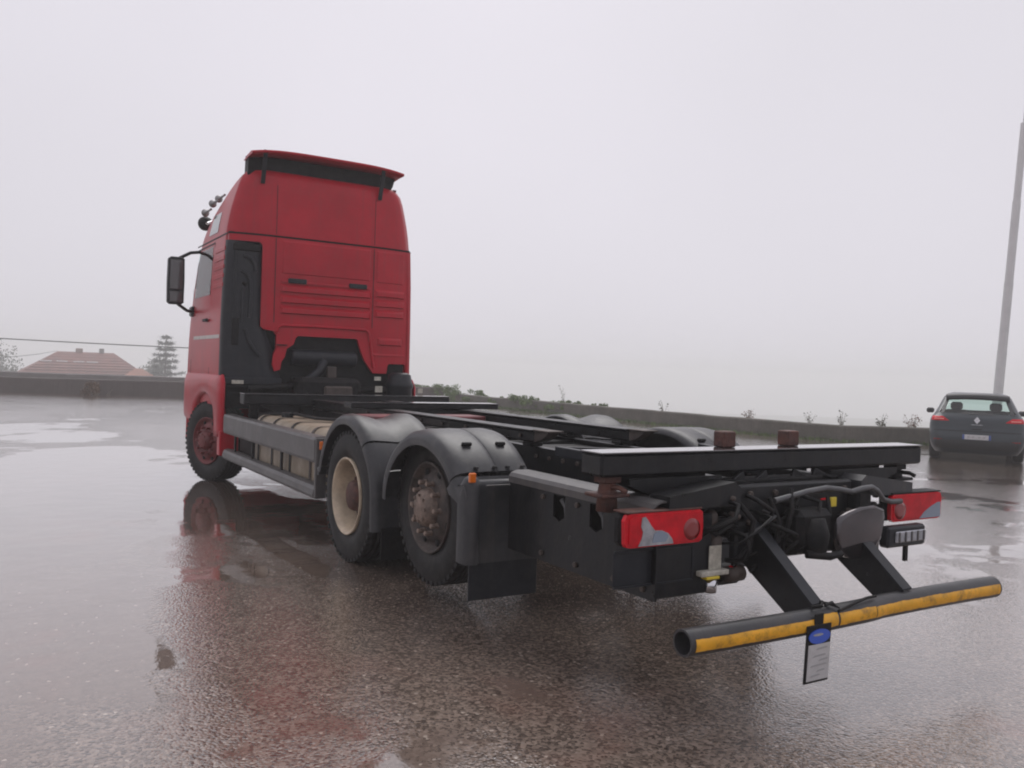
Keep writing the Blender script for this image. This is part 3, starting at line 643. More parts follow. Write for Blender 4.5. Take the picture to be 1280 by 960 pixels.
for pts, r_ in (([(-.45, .38, .90), (-.40, .33, .82), (-.42, .33, .70), (-.50, .36, .60)], .014), ([(-.25, .37, .92), (-.22, .32, .80), (-.26, .32, .66), (-.38, .36, .56)], .012), ([(-.1, .36, .96), (-.16, .30, .86), (-.2, .31, .70), (-.16, .36, .60)], .011), ([(.2, .37, .9), (.14, .31, .83), (.10, .31, .72)], .012), ([(-.70, .43, .86), (-.60, .40, .90), (-.45, .39, .88)], .010), ([(-.68, .40, .80), (-.62, .36, .76), (-.52, .36, .80), (-.45, .39, .78)], .010)):
    MB().tube(pts, r_, 8).build('hose', BLK2, truck)
rq = random.Random(9)
for k in range(14):
    x = rq.uniform(-.62, .10); z = rq.uniform(.72, .95); y = rq.uniform(.28, .38); x2 = x + rq.uniform(-.25, .25); z2 = max(.64, z - rq.uniform(.08, .32))
    MB().tube([(x, .40, z), (x + .02, y, z - .02), (lerp(x, x2, .5) + rq.uniform(-.05, .05), y - .03, lerp(z, z2, .6)), (x2, y, z2), (x2, .40, z2 - .02)], rq.choice((.007, .009, .012)), 7).build('air_line', rq.choice((BLK2, BLK2, HOSE)), truck)
for k in range(9):
    x = rq.uniform(-.55, .45); z = rq.uniform(.64, .95); MB().lathe([(.40, .02), (.37, .02), (.365, .013), (.345, .013), (.345, 0)], 'y', (x, 0, z), 8).build('pipe_fitting', rq.choice((BRN, BLK2, BRN)), truck)
MB().box((.19, .34, .855), (.235, .352, .905), .003).build('yellow_tag', YEL2, truck)
MB().box((.115, .345, .893), (.155, .352, .903), .002).build('red_tag', LENSR, truck)
MB().box((.40, .33, .70), (.52, .46, .93), .015).build('connector_box', BLK2, truck)
for x in (.585, .60): MB().lathe([(0, .02), (.02, .02), (.02, 0)], 'y', (x, .36, .84 + (x - .585) * 4), 10).build('plug', GRY, truck)
# air tanks, bellows, drive shaft under the frame
for x, y0, y1, z, r_ in ((-.62, .62, 1.25, .62, .10), (.62, .6, 1.5, .66, .12), (.66, 4.5, 6.2, .66, .2)):
    MB().lathe([(y0, 0), (y0 + .01, r_ * .6), (y0 + .05, r_), (y1 - .05, r_), (y1 - .01, r_ * .6), (y1, 0)], 'y', (x, 0, z), 24).build('air_tank', BLK2, truck)
for s in (-1, 1):
    for y in (Y_MID - .45, Y_MID + .45, Y_TAG - .36):
        MB().lathe([(.50, .10), (.53, .13), (.60, .135), (.66, .12), (.72, .135), (.79, .13), (.82, .10), (.82, 0)], 'z', (s * .56, y, 0), 20).build('air_bellow', BLK2, truck)
    MB().bar((s * .60, 1.75, 1.03), (s * .45, .74, 1.0), .05, .06).build('diagonal_stay', PLD, truck)
MB().tube([(0, Y_MID, .55), (0, 6.9, .72)], .06, 12).build('drive_shaft', BLK2, truck)
MB().bar((-.40, 1.95, 1.0), (.42, 1.75, .98), .05, .07).build('cross_stay', BLK, truck)
MB().bar((.12, 2.2, .92), (.40, 1.0, .98), .05, .07).build('cross_stay', PLD, truck)
MB().box((-.30, 2.2, .80), (.30, 2.8, .97), .03).build('lift_axle_carrier', BLK2, truck)
MB().box((-.1, 3.1, .82), (.30, 3.5, 1.06), .04).build('differential_cover', BLK2, truck)

# ---- side guard and tank, left and right
for s in (-1, 1):
    sg = empty('side_guard', (0, 0, 0), 0, truck)
    MB().grid([[(s * 1.215, y, .692), (s * 1.245, y, .690), (s * 1.252, y, .71), (s * 1.252, y, .875), (s * 1.242, y, .898), (s * 1.16, y, .902)] for y in (4.40, 4.42, 6, 7.66, 7.68)], False).build('upper_panel', GRY, sg, solid=.012)
    MB().grid([[(s * 1.215, y, .388), (s * 1.246, y, .390), (s * 1.256, y, .41), (s * 1.250, y, .455), (s * 1.236, y, .482), (s * 1.20, y, .492), (s * 1.15, y, .488)] for y in (4.40, 4.42, 6, 7.66, 7.68)], False).build('lower_rail', GRY, sg, solid=.012)
    MB().box((s * 1.255, 4.36, .386), (s * 1.16, 4.398, .90), .008).build('end_post', GRY, sg)
    MB().box((s * 1.23, 4.345, .80), (s * 1.20, 4.359, .87), .004).build('reflector', ORA, sg)
    for y in (5.5, 6.55, 7.3): MB().box((s * 1.21, y, .44), (s * 1.19, y + .05, .86), .004).build('upright', BLK2, sg)
tk = MB(); rows = []
sec = []
for cx, czz, a0 in ((-.62, .86, 0), (-1.06, .86, 90), (-1.06, .50, 180), (-.62, .50, 270)):
    for i in range(6): a = R(a0 + 18 * i); sec.append((cx + .10 * math.cos(a), czz + .10 * math.sin(a)))
for y, k in ((4.42, .90), (4.44, .97), (4.48, 1), (6.62, 1), (6.66, .97), (6.68, .9)):
    rows.append([(-.84 + (x + .84) * k, y, .68 + (z - .68) * k) for x, z in sec])
tk.grid(rows, True, True); tk.add(rows[0], [tuple(range(24))]); tk.add(rows[-1], [tuple(range(24))])
tank = tk.build('fuel_tank', TANK, truck)
for y in (4.75, 5.35, 5.95, 6.45):
    MB().grid([[(-.84 + (x + .84) * 1.022, yy, .68 + (z - .68) * 1.022) for x, z in sec] for yy in (y, y + .055)], True, True).build('strap', BLK2 if y != 4.75 else BRN, tank)
MB().lathe([(.955, .06), (1.0, .06), (1.01, .05), (1.01, 0)], 'z', (-.95, 6.2, 0), 18).build('filler_cap', BLK2, tank)
MB().tube([(-1.02, 6.55, .975), (-.9, 6.1, 1.0), (-.85, 5.6, .985), (-.75, 5.1, 1.0), (-.62, 4.7, .99)], .016, 8).build('fuel_hose', BLK2, tank)
bt = MB().box((-1.1, 6.85, .46), (-.5, 7.55, .84), .03).build('battery_box', BLK2, truck)
MB().box((.5, 4.6, .44), (1.12, 7.4, .86), .05).build('exhaust_box', PLD, truck)
MB().box((-.98, 6.75, .86), (-.46, 7.7, .93), .02).build('catwalk_plate', BLK2, truck)

# ------------------------------------------------------------------ CAB
HWT = [(.95, 1.235), (1.3, 1.24), (2.0, 1.238), (2.6, 1.222), (3.09, 1.195), (3.35, 1.155), (3.6, 1.09), (3.78, 1.03), (3.87, .96)]
FRT = [(.95, 10.22), (1.5, 10.20), (2.0, 10.15), (2.6, 9.98), (3.0, 9.82), (3.2, 9.68), (3.4, 9.42), (3.6, 9.05), (3.75, 8.72), (3.87, 8.40)]
CRN = [(.95, .22), (2.0, .28), (2.8, .34), (3.3, .40), (3.87, .42)]
YB = 8.03
def cab_ring(z, n=8):
    hw, yf, rc = sm_interp(HWT, z), sm_interp(FRT, z), interp(CRN, z); rr = .07
    P = []
    for cx, cy, r_, a0 in ((-hw + rc, yf - rc, rc, 180), (hw - rc, yf - rc, rc, 90), (hw - rr, YB + rr, rr, 0), (-hw + rr, YB + rr, rr, -90)):
        for i in range(n + 1):
            a = R(a0 - 90 * i / n); P.append((cx + r_ * math.cos(a), cy + r_ * math.sin(a), z))
    # subdivide the two long sides for window openings
    out = []
    for i, p in enumerate(P):
        q = P[(i + 1) % len(P)]; out.append(p)
        if i % (n + 1) == n:
            k = 10; out += [tuple(lerp(p[j], q[j], m / k) for j in range(3)) for m in range(1, k)]
    return out
def side_x(z): return sm_interp(HWT, z)
zs = [.98, 1.05, 1.2, 1.4, 1.6, 1.8, 2.0, 2.2, 2.38, 2.5, 2.62, 2.74, 2.86, 2.96, 3.05, 3.12, 3.2, 3.28, 3.36, 3.44, 3.52, 3.6, 3.68, 3.75, 3.81, 3.85, 3.87]
rings = [cab_ring(z) for z in zs]
mb = MB().grid(rings, True, True)
def is_open(fc):
    c = [sum(mb.v[i][k] for i in fc) / 4 for k in range(3)]
    hw = side_x(c[2])
    if abs(c[0]) > hw - .03 and 8.75 < c[1] < 9.62 and 2.38 < c[2] < 2.97: return True
    if abs(c[0]) < hw - .30 and c[1] > 9 and 2.2 < c[2] < 2.97: return True
    return False
keep = [i for i, fc in enumerate(mb.f) if not is_open(fc)]
mb.f = [mb.f[i] for i in keep]; mb.sm = [mb.sm[i] for i in keep]
top = rings[-1]; c = (0, 8.2, 3.885); o = len(mb.v); mb.v += list(top) + [c]; nT = len(top)
mb.f += [(o + i, o + (i + 1) % nT, o + nT) for i in range(nT)]; mb.sm += [True] * nT
cab = mb.build('cab', RED, truck)
def side_patch(s, y0, y1, z0, z1, off, nm, m, parent=cab, slant=0, n=6):
    rows = [[(s * (side_x(lerp(z0, z1, i / n)) + off), lerp(y0, y1, k / n) - (slant * (i / n) * (k / n)), lerp(z0, z1, i / n)) for k in range(n + 1)] for i in range(n + 1)]
    return MB().grid(rows).build(nm, m, parent)
for s in (-1, 1):
    side_patch(s, 8.70, 9.66, 2.36, 2.98, .003, 'side_window', TGLS, slant=.14)
    side_patch(s, 8.55, 9.05, 3.14, 3.40, .004, 'roof_window', mat('dark tinted pane', (.16, .19, .19), .08, coat=.5), slant=.1)
    dr = MB()
    for (y0, z0, y1, z1) in ((8.62, 1.32, 8.64, 3.02), (8.62, 3.00, 9.72, 3.02), (9.74, 1.32, 9.76, 2.5), (8.62, 1.30, 9.76, 1.32)):
        dr.add([(s * (side_x(z) + .003), y, z) for y, z in ((y0, z0), (y1, z0), (y1, z1), (y0, z1))], [(0, 1, 2, 3)])
    dr.build('door_gap', BLK2, cab)
    side_patch(s, 8.10, 9.60, 1.80, 1.845, .004, 'pale_stripe', STRIPE)
    MB().box((s * 1.245, 8.72, 2.02), (s * 1.275, 8.95, 2.06), .01).build('door_handle', BLK2, cab)
    side_patch(s, 7.99, 9.7, 3.055, 3.075, .003, 'roof_seam', BLK2)
    for z in (2.42, 2.53, 2.64, 2.75, 2.86): MB().box((s * (side_x(z) - .006), 8.03, z), (s * (side_x(z) + .010), 8.56, z + .055), .008).build('side_rib', RED, cab)
    # steps and arch below the door
    fl = MB()
    arcp = [(Y_FRT + .60 * math.cos(R(6 * i)), .62 + .50 * math.sin(R(6 * i)) ** .8) for i in range(31)]
    outer = []
    for i in range(31):
        a = R(6 * i); cy_, sy_ = math.cos(a), math.sin(a); k = min((1.42 if cy_ > 0 else .90) / max(1e-6, abs(cy_)), .74 / max(1e-6, sy_))
        outer.append((Y_FRT + cy_ * k, min(1.36, .62 + sy_ * k)))
    outer[0] = (10.12, .86); outer[-1] = (7.80, .62)
    g = []
    for (ya, za), (yq, zb) in zip(arcp, outer):
        g.append([(s * 1.12, ya, za), (s * 1.262, ya, za), (s * 1.280, lerp(ya, yq, .15), lerp(za, zb, .15)), (s * 1.277, lerp(ya, yq, .7), lerp(za, zb, .7)), (s * 1.257, lerp(ya, yq, .92), lerp(za, zb, .92)), (s * 1.225, yq, zb)])
    fl.grid(g)
    fl.build('wheel_arch', RED, cab, solid=.014)
    MB().box((s * 1.272, 7.79, .40), (s * 1.05, 7.93, .70), .012).build('rear_arch_panel', RED, cab)
    MB().box((s * 1.16, 9.45, .38), (s * .9, 10.12, .98), .04).build('entry_step', RED, cab)
MB().box((-1.2, 10.08, .36), (1.2, 10.26, .98), .06).build('bumper', RED, cab)
# windscreen (seen through the side glass)
rows = [[(x, sm_interp(FRT, z) - .01 - .25 * max(0, abs(x) - .85) ** 2, z) for x in [-.98 + 1.96 * k / 10 for k in range(11)]] for z in [2.18 + .8 * i / 6 for i in range(7)]]
MB().grid(rows).build('windscreen', TGLS, cab)
for x in (-.55, .55):
    st = MB().box((x - .26, 8.75, 1.6), (x + .26, 9.0, 2.35), .08).box((x - .14, 8.75, 2.33), (x + .14, 8.9, 2.58), .05).build('seat', BLK2, cab)

# ---- rear wall of the cab
def yb(x): return .24 * max(0, abs(x) - .60) ** 2
def bendp(p): return (p[0], p[1] + yb(p[0]), p[2])
def rear_box(x0, x1, y0, y1, z0, z1, nm, m, parent, bev=.008):
    return MB().box((x0, y0, z0), (x1, y1, z1), bev)
# roof-height rear panel
rows = []
zz = [3.085, 3.12, 3.25, 3.4, 3.55, 3.68, 3.78, 3.84, 3.875]
for z in zz:
    hw = sm_interp(HWT, z) + .004; r_ = []
    for k in range(25):
        x = -hw + 2 * hw * k / 24; e = max(0, abs(x) - (hw - .07)); yy = 7.90 + yb(x) + (.07 - math.sqrt(max(0, .0049 - e * e))) * .9
        yy += .10 * max(0, z - 3.72) / .15 * max(0, z - 3.72) / .15 * .6
        r_.append((x, yy, z))
    r_ = [(r_[0][0], 8.07, z)] + r_ + [(r_[-1][0], 8.07, z)]
    rows.append(r_)
rows.append([(x * .97, 8.12, 3.885) for x, y, z in rows[-1]])
rwall = MB().grid(rows).build('upper_rear_panel', RED, cab)
# lower rear panel, cut out round the engine tunnel and the air intake
out = [(-1.185, 3.062), (1.197, 3.062), (1.222, 2.6), (1.236, 2.0), (1.243, 1.25), (1.185, 1.25), (1.165, 1.54), (1.15, 1.56), (.91, 1.56), (.89, 1.54), (.875, 1.43), (.68, 1.43), (.64, 1.48), (.55, 1.60), (.50, 1.72), (.455, 1.85), (.43, 1.868), (-.33, 1.868), (-.36, 1.84), (-.385, 1.76), (-.47, 1.70), (-.49, 1.60), (-.53, 1.54), (-.545, 1.44), (-.615, 1.42), (-.645, 1.50), (-.635, 1.62), (-.60, 1.70), (-.60, 1.86), (-.64, 1.915), (-.76, 1.93), (-.80, 1.965), (-.80, 2.95), (-.83, 2.985), (-1.14, 2.985), (-1.185, 2.95)]
def column_fill(poly, fy, extra=()):
    """flat plate cut into upright strips that follow the bend of the wall"""
    xs_ = sorted(set([round(x, 4) for x, z in poly] + list(extra))); mbx = MB(); n = len(poly)
    for xa, xb in zip(xs_, xs_[1:]):
        if xb - xa < 1e-5: continue
        xm = (xa + xb) / 2; hits = []
        for i in range(n):
            (x0, z0), (x1, z1) = poly[i], poly[(i + 1) % n]
            if min(x0, x1) < xm < max(x0, x1):
                f = lambda x: z0 + (z1 - z0) * (x - x0) / (x1 - x0)
                hits.append((f(xm), f(xa), f(xb)))
        hits.sort()
        for lo, hi in zip(hits[::2], hits[1::2]):
            mbx.add([(xa, fy(xa), lo[1]), (xb, fy(xb), lo[2]), (xb, fy(xb), hi[2]), (xa, fy(xa), hi[1])], [(0, 1, 2, 3)])
            mbx.add([(xa, fy(xa) + .05, lo[1]), (xb, fy(xb) + .05, lo[2]), (xb, fy(xb), lo[2]), (xa, fy(xa), lo[1])], [(0, 1, 2, 3)])
            mbx.add([(xa, fy(xa), hi[1]), (xb, fy(xb), hi[2]), (xb, fy(xb) + .05, hi[2]), (xa, fy(xa) + .05, hi[1])], [(0, 1, 2, 3)])
    for i in range(n):       # upright cut edges
        (x0, z0), (x1, z1) = poly[i], poly[(i + 1) % n]
        if abs(x0 - x1) < 1e-3: mbx.add([(x0, fy(x0), z0), (x0, fy(x0), z1), (x0, fy(x0) + .05, z1), (x0, fy(x0) + .05, z0)], [(0, 1, 2, 3)])
    return mbx
lrp = column_fill(out, lambda x: 7.905 + yb(x), [-1.1, -1.0, -.9, -.7, .7, .8, 1.0, 1.1]).build('lower_rear_panel', RED, cab)
CREASE_LATCH = mat('crease shade and latch red', (.05, .006, .008), .6)  # dark red for the painted crease shade and the latch
def seam_strip(x0, x1, z0, z1, nm='panel_gap', m=BLK2, y=7.915):
    rows = [[(lerp(x0, x1, k / 24), y + yb(lerp(x0, x1, k / 24)), z) for k in range(25)] for z in (z0, z1)]
    return MB().grid(rows).build(nm, m, cab)
seam_strip(-1.19, 1.19, 3.058, 3.09)
def boss(x0, x1, z0, z1, d, nm='pressed_rib', slope=.03, m=RED):
    """raised pressing on the rear wall, bevelled sides"""
    n = max(2, int((x1 - x0) / .08)); xs_ = [lerp(x0, x1, k / n) for k in range(n + 1)]
    rows = []
    for z, h, e in ((z0, 0, 0), (z0 + slope * .35, d, slope), (z1 - slope, d * .95, slope), (z1, 0, 0)):
        rows.append([(lerp(x0 + e, x1 - e, k / n), 7.9035 - h + yb(lerp(x0, x1, k / n)), z) for k in range(n + 1)])
    mbx = MB().grid(rows, False)
    for side in (0, -1): mbx.add([rows[i][side] for i in range(4)], [(0, 1, 2, 3)])
    return mbx.build(nm, m, cab)
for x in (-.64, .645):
    MB().box((x - .004, 7.898, 2.02), (x + .004, 7.906, 3.05), .001).build('crease_shade_line', CREASE_LATCH, cab); MB().box((x - .003, 7.8965, 3.10), (x + .003, 7.905, 3.70), .001).build('crease_shade_line', CREASE_LATCH, cab)  # dark red lines paint the shade along the fold creases
boss(-.56, .60, 2.63, 3.035, .010, 'pressed_panel', .02)
boss(.68, 1.10, 2.62, 3.035, .010, 'pressed_panel', .02)
for z in (2.40, 2.265, 2.135): boss(-.575, .615, z, z + .10, .030)
for z in (2.43, 2.30, 2.165): boss(.67, 1.12, z, z + .095, .028)
boss(.72, 1.10, 1.80, 1.90, .028); boss(.66, 1.16, 1.66, 1.69, .012)
boss(-.575, .615, 2.52, 2.545, .016)
# raised rim round the tunnel opening
pth = [(-.60, 1.90), (-.585, 1.96), (-.54, 1.99), (-.2, 1.995), (.2, 1.995), (.55, 1.99), (.60, 1.96), (.62, 1.85), (.66, 1.60), (.68, 1.50)]
MB().tube([(x, 7.895 + yb(x), z) for x, z in pth], .018, 8).build('pressed_rim', RED, cab)
for x0, x1 in ((-.48, -.25), (.31, .55)): MB().box((x0, 7.868, 2.515), (x1, 7.902, 2.575), .008).build('grip_bracket', PLD, cab)
MB().box((-.60, 7.875, 1.74), (-.47, 7.90, 1.755), .003).build('latch', CREASE_LATCH, cab)
# ---- side air intake (black moulding at the left rear corner)
ai = MB(); rows = []
for z in (1.22, 1.3, 1.6, 2.0, 2.4, 2.8, 2.93, 2.985):
    x1 = interp([(1.2, -.50), (1.40, -.55), (1.9, -.70), (2.05, -.80), (3, -.80)], z); x0 = -interp(HWT, z) - .004; d = .0 if z < 2.95 else .05
    rows.append([(x0, 8.07, z), (x0, 7.96 + d, z), (x0 + .03, 7.930 + d, z), (lerp(x0, x1, .35), 7.915 + d, z), (lerp(x0, x1, .7), 7.92 + d, z), (x1, 7.935 + d, z), (x1, 8.02, z)])
intake = MB().grid(rows).build('air_intake', PLD, truck)
def iy(x): return 7.92
def chan(pts, w_, nm, m, d=.018): return MB().tube([(x, iy(x) - .002, z) for x, z in pts], w_, 8).build(nm, m, intake)
chan([(-1.02, 2.80), (-.94, 2.78), (-.885, 2.70), (-.875, 2.62)], .026, 'duct_ridge', PLD)
chan([(-1.05, 2.62), (-.98, 2.585), (-.935, 2.50), (-.93, 2.2), (-.94, 2.06)], .024, 'duct_ridge', PLD)
chan([(-1.02, 2.42), (-1.025, 2.2), (-1.02, 2.0)], .024, 'duct_ridge', PLD)
chan([(-.98, 1.92), (-.94, 1.78), (-.86, 1.66), (-.80, 1.60)], .026, 'duct_ridge', PLD)
chan([(-1.12, 2.85), (-1.12, 1.9)], .014, 'duct_ridge', PLD)
MB().lathe([(7.895, .0), (7.895, .03), (7.93, .035)], 'y', (-1.0, 0, 2.47), 14).build('duct_knob', BLK2, intake)
MB().box((-1.15, 7.895, 2.86), (-.82, 7.93, 2.95), .012).build('intake_lip', BLK2, intake)
MB().box((-1.14, 7.90, 1.72), (-1.06, 7.93, 2.05), .01).build('recess', BLK2, intake)
MB().box((-1.23, 7.89, 1.24), (-.52, 7.93, 1.34), .02).build('intake_foot', PLD, intake)
MB().box((-1.13, 7.872, 1.255), (-.99, 7.888, 1.30), .003).build('label', LAB, intake)
# ---- machinery under the cab
MB().grid([[(sm_interp(HWT, z) - .055, 7.975, z), (sm_interp(HWT, z) - .02, 7.985, z), (sm_interp(HWT, z) + .002, 8.02, z), (sm_interp(HWT, z) + .003, 8.08, z)] for z in (1.0, 1.25, 1.5, 1.8, 2.1, 2.4, 2.7, 2.95, 3.062)]).build('corner_strip', RED, cab)
mac = MB().box((-1.17, 8.002, .95), (1.15, 8.024, 1.99), .004).build('tunnel_shade_panel', BLK2, truck)  # black sheet added to stand in for the dark inside the tunnel opening
eng = MB().box((-.42, 7.55, .85), (.40, 8.02, 1.36), .06).build('gearbox', BLK2, truck)
MB().lathe([(-.40, 0), (-.40, .09), (-.38, .10), (.42, .10), (.44, .09), (.44, 0)], 'x', (.0, 7.95, 1.60), 20).build('cross_tube', PLD, eng)
MB().tube([(-.35, 7.82, 1.22), (-.22, 7.80, 1.32), (-.08, 7.82, 1.44), (.0, 7.88, 1.56)], .055, 12).build('air_hose', PLD, eng)
MB().box((.02, 7.78, 1.18), (.14, 7.84, 1.50), .01).build('bracket', BRN, eng)
MB().box((-.10, 7.50, 1.0), (.26, 7.62, 1.26), .02).build('valve_box', BRN, eng)
MB().tube([(-.95, 7.80, 1.20), (-.5, 7.78, 1.24), (.2, 7.80, 1.20), (.8, 7.80, 1.22)], .04, 10).build('cab_tilt_beam', BLK2, truck)
for k in range(6):
    x = -.4 + .14 * k; MB().tube([(x, 7.9, 1.35), (x + .04, 7.7, 1.30), (x + .1, 7.5, 1.12), (x + .06, 7.25, 1.04)], .014, 8).build('air_line', BLK2, eng)
flt = MB().lathe([(1.02, .0), (1.02, .17), (1.24, .17), (1.26, .185), (1.30, .185), (1.32, .17), (1.42, .15), (1.45, .10), (1.45, 0)], 'z', (1.0, 7.78, 0), 24).build('filter_canister', PLD, truck)
for x, z, w_, h_ in ((.585, 1.34, .09, .05), (.60, 1.19, .10, .08), (1.20, 1.19, .07, .06)):
    MB().box((x, 7.62, z), (x + w_, 7.63, z + h_), .003).build('label', LAB, flt)
# ---- roof spoiler, horns, mirror
sp = MB(); rows = []
for k in range(21):
    x = -1.0 + 1.96 * k / 20; e = .06 * (abs(x) / 1.0) ** 4
    rows.append([(x, 8.16, 4.05 - e), (x, 8.0, 4.085 - e), (x, 7.80, 4.105 - e), (x, 7.74, 4.095 - e), (x, 7.742, 4.065 - e), (x, 7.9, 4.06 - e), (x, 8.1, 4.04 - e)])
sp.grid(rows, True, True); sp.add(rows[0], [tuple(range(7))]); sp.add(rows[-1], [tuple(range(7))])
spo = sp.build('roof_spoiler', RED, cab)
MB().prism([(-.99, 3.79), (-.985, 4.04), (.94, 4.04), (.90, 3.90), (.84, 3.80)], 'y', 7.97, 8.13).build('spoiler_shade_block', BLK2, cab)  # black block put in as the shade below the spoiler lip
for x in (-.83, .69): MB().bar((x, 7.77, 4.075), (x, 7.885, 3.69), .05, .025).build('spoiler_strut', PLD, cab)
for x, y, z in ((-1.13, 8.85, 3.60), (-1.18, 9.05, 3.50), (-1.0, 9.1, 3.72), (-.8, 9.2, 3.76)):
    hn = MB().lathe([(0, .012), (.12, .014), (.25, .022), (.33, .042), (.345, .052)], 'y', (x, y, z), 16).lathe([(0, 0), (0, .015)], 'y', (x, y, z), 16)
    hn.build('air_horn', HORN, cab)
for k, (x, y, z) in enumerate(((-1.12, 9.62, 3.40), (-.85, 9.75, 3.50), (-.3, 9.85, 3.55), (.3, 9.85, 3.55), (.85, 9.75, 3.50))):
    l_ = MB().lathe([(-.06, 0), (-.06, .04), (0, .09), (.05, .10), (.05, 0)], 'y', (x, y, z), 18).build('roof_lamp', BLK2, cab)
MB().tube([(-1.13, 9.52, 3.38), (-1.0, 9.62, 3.45), (-.5, 9.72, 3.50), (0, 9.75, 3.5), (.5, 9.72, 3.50), (1.0, 9.62, 3.45), (1.13, 9.52, 3.38)], .022, 8).build('lamp_rail', CHR, cab)
for s in (-1, 1):
    mr = MB(); rows = []
    for y, k in ((9.465, .93), (9.47, 1), (9.56, 1.0), (9.62, .93), (9.66, .75), (9.67, .1)):
        rows.append([(s * (1.51 + dx * k), y, 2.575 + dz * k * .94) for dx, dz in ((-.10, -.31), (-.07, -.335), (.07, -.335), (.10, -.31), (.105, 0), (.10, .31), (.07, .335), (-.07, .335), (-.10, .31), (-.105, 0))])
    mr.grid(rows, True, True); mr.add(rows[0], [tuple(range(10))])
    mo = mr.build('mirror', PLD, truck)
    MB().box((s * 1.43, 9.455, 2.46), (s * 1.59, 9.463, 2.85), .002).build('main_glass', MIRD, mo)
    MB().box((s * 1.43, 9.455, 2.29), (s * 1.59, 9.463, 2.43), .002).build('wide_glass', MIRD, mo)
    MB().tube([(s * 1.19, 9.55, 2.99), (s * 1.32, 9.56, 2.97), (s * 1.47, 9.55, 2.88)], .022, 8).build('upper_arm', PLD, mo)
    MB().tube([(s * 1.21, 9.70, 2.18), (s * 1.34, 9.60, 2.19), (s * 1.47, 9.55, 2.27)], .022, 8).build('lower_arm', PLD, mo)
    MB().box((s * 1.22, 9.66, 2.12), (s * 1.27, 9.84, 2.26), .02).build('arm_foot', PLD, mo)

# ------------------------------------------------------------------ PARKED CAR
car = empty('parked_car', (13.45, 7.24, 0), -R(59)); car.scale.z = .97; tag(car, 'dark grey hatchback parked by the low wall, seen from behind', 'car')
HWC = [(.16, .74), (.25, .80), (.4, .850), (.6, .866), (.78, .866), (.9, .845), (.98, .79), (1.06, .745), (1.2, .685), (1.34, .62), (1.41, .56), (1.445, .46)]
REC = [(.16, .16), (.25, .06), (.35, .0), (.5, -.01), (.62, .01), (.70, .05), (.80, .06), (.90, .09), (.97, .16), (1.06, .26), (1.2, .42), (1.34, .58), (1.41, .68), (1.445, .86)]
FRC = [(.16, 3.95), (.3, 4.04), (.55, 4.06), (.7, 3.98), (.8, 3.75), (.88, 3.40), (.95, 2.98), (1.06, 2.75), (1.2, 2.50), (1.34, 2.2), (1.41, 1.98), (1.445, 1.75)]
def car_ring(z, n=7):
    hw, y0, y1 = sm_interp(HWC, z), sm_interp(REC, z), sm_interp(FRC, z); rc = .24 if z < 1 else .20; P = []
    for cx, cy, a0 in ((-hw + rc, y1 - rc, 180), (hw - rc, y1 - rc, 90), (hw - rc, y0 + rc, 0), (-hw + rc, y0 + rc, -90)):
        for i in range(n + 1):
            a = R(a0 - 90 * i / n); P.append((cx + rc * math.cos(a), cy + rc * math.sin(a), z))
    out = []
    for i, p in enumerate(P):
        q = P[(i + 1) % len(P)]; out.append(p)
        if i % (n + 1) == n: out += [tuple(lerp(p[j], q[j], m / 12) for j in range(3)) for m in range(1, 12)]
    return out
czs = [.17, .21, .26, .32, .38, .45, .52, .58, .63, .68, .73, .79, .85, .90, .94, .98, 1.02, 1.06, 1.11, 1.16, 1.21, 1.26, 1.31, 1.355, 1.39, 1.415, 1.435, 1.445]
crg = [car_ring(z) for z in czs]; mb = MB().grid(crg, True, True)
def copen(fc):
    c = [sum(mb.v[i][k] for i in fc) / 4 for k in range(3)]; z = c[2]; hw = sm_interp(HWC, z)
    if 1.02 < z < 1.355:
        mid = (sm_interp(REC, z) + sm_interp(FRC, z)) / 2
        if abs(c[0]) < hw - .09: return True
        if abs(c[0]) > hw - .03 and sm_interp(REC, z) + .35 < c[1] < sm_interp(FRC, z) - .3: return True
    if z < .62:   # wheel arches
        for wy in (.72, 3.25):
            if math.hypot(c[1] - wy, z - .30) < .335 and abs(c[0]) > .6: return True
    return False
kp = [i for i, fc in enumerate(mb.f) if not copen(fc)]; mb.f = [mb.f[i] for i in kp]; mb.sm = [mb.sm[i] for i in kp]
o = len(mb.v); mb.v += list(crg[-1]); n_ = len(crg[-1]); mb.f.append(tuple(range(o, o + n_))); mb.sm.append(True)
body = mb.build('body', CARP, car)
def rear_y(z, x):
    hw = sm_interp(HWC, z); rc = .24 if z < 1 else .20; e = max(0, abs(x) - (hw - rc)); e = min(e, rc * .98)
    return sm_interp(REC, z) + rc - math.sqrt(rc * rc - e * e)
def rear_patch(fx0, fx1, z0, z1, off, nm, m, n=12, parent=car):
    rows = []
    for i in range(7):
        z = lerp(z0, z1, i / 6); a, b_ = fx0(i / 6), fx1(i / 6)
        rows.append([(lerp(a, b_, k / n), rear_y(z, lerp(a, b_, k / n)) - off, z) for k in range(n + 1)])
    return MB().grid(rows).build(nm, m, parent)
rear_patch(lambda t: -.655 + .10 * t, lambda t: .655 - .10 * t, 1.01, 1.36, .004, 'rear_window', CGLS)
rear_patch(lambda t: -.665 + .10 * t, lambda t: -.60 + .10 * t, 1.005, 1.36, .007, 'window_frame', CARB); rear_patch(lambda t: .60 - .10 * t, lambda t: .665 - .10 * t, 1.005, 1.36, .007, 'window_frame', CARB)
MB().grid([[(x, .66 + .10 * abs(x) ** 2, 1.425 - .07 * x * x), (x, .46 + .14 * abs(x) ** 2, 1.40 - .09 * x * x), (x, .44 + .14 * abs(x) ** 2, 1.31 - .10 * x * x), (x, .52 + .1 * x * x, 1.30 - .08 * x * x)] for x in [-.58 + 1.16 * k / 12 for k in range(13)]]).build('roof_spoiler', CARB, car)
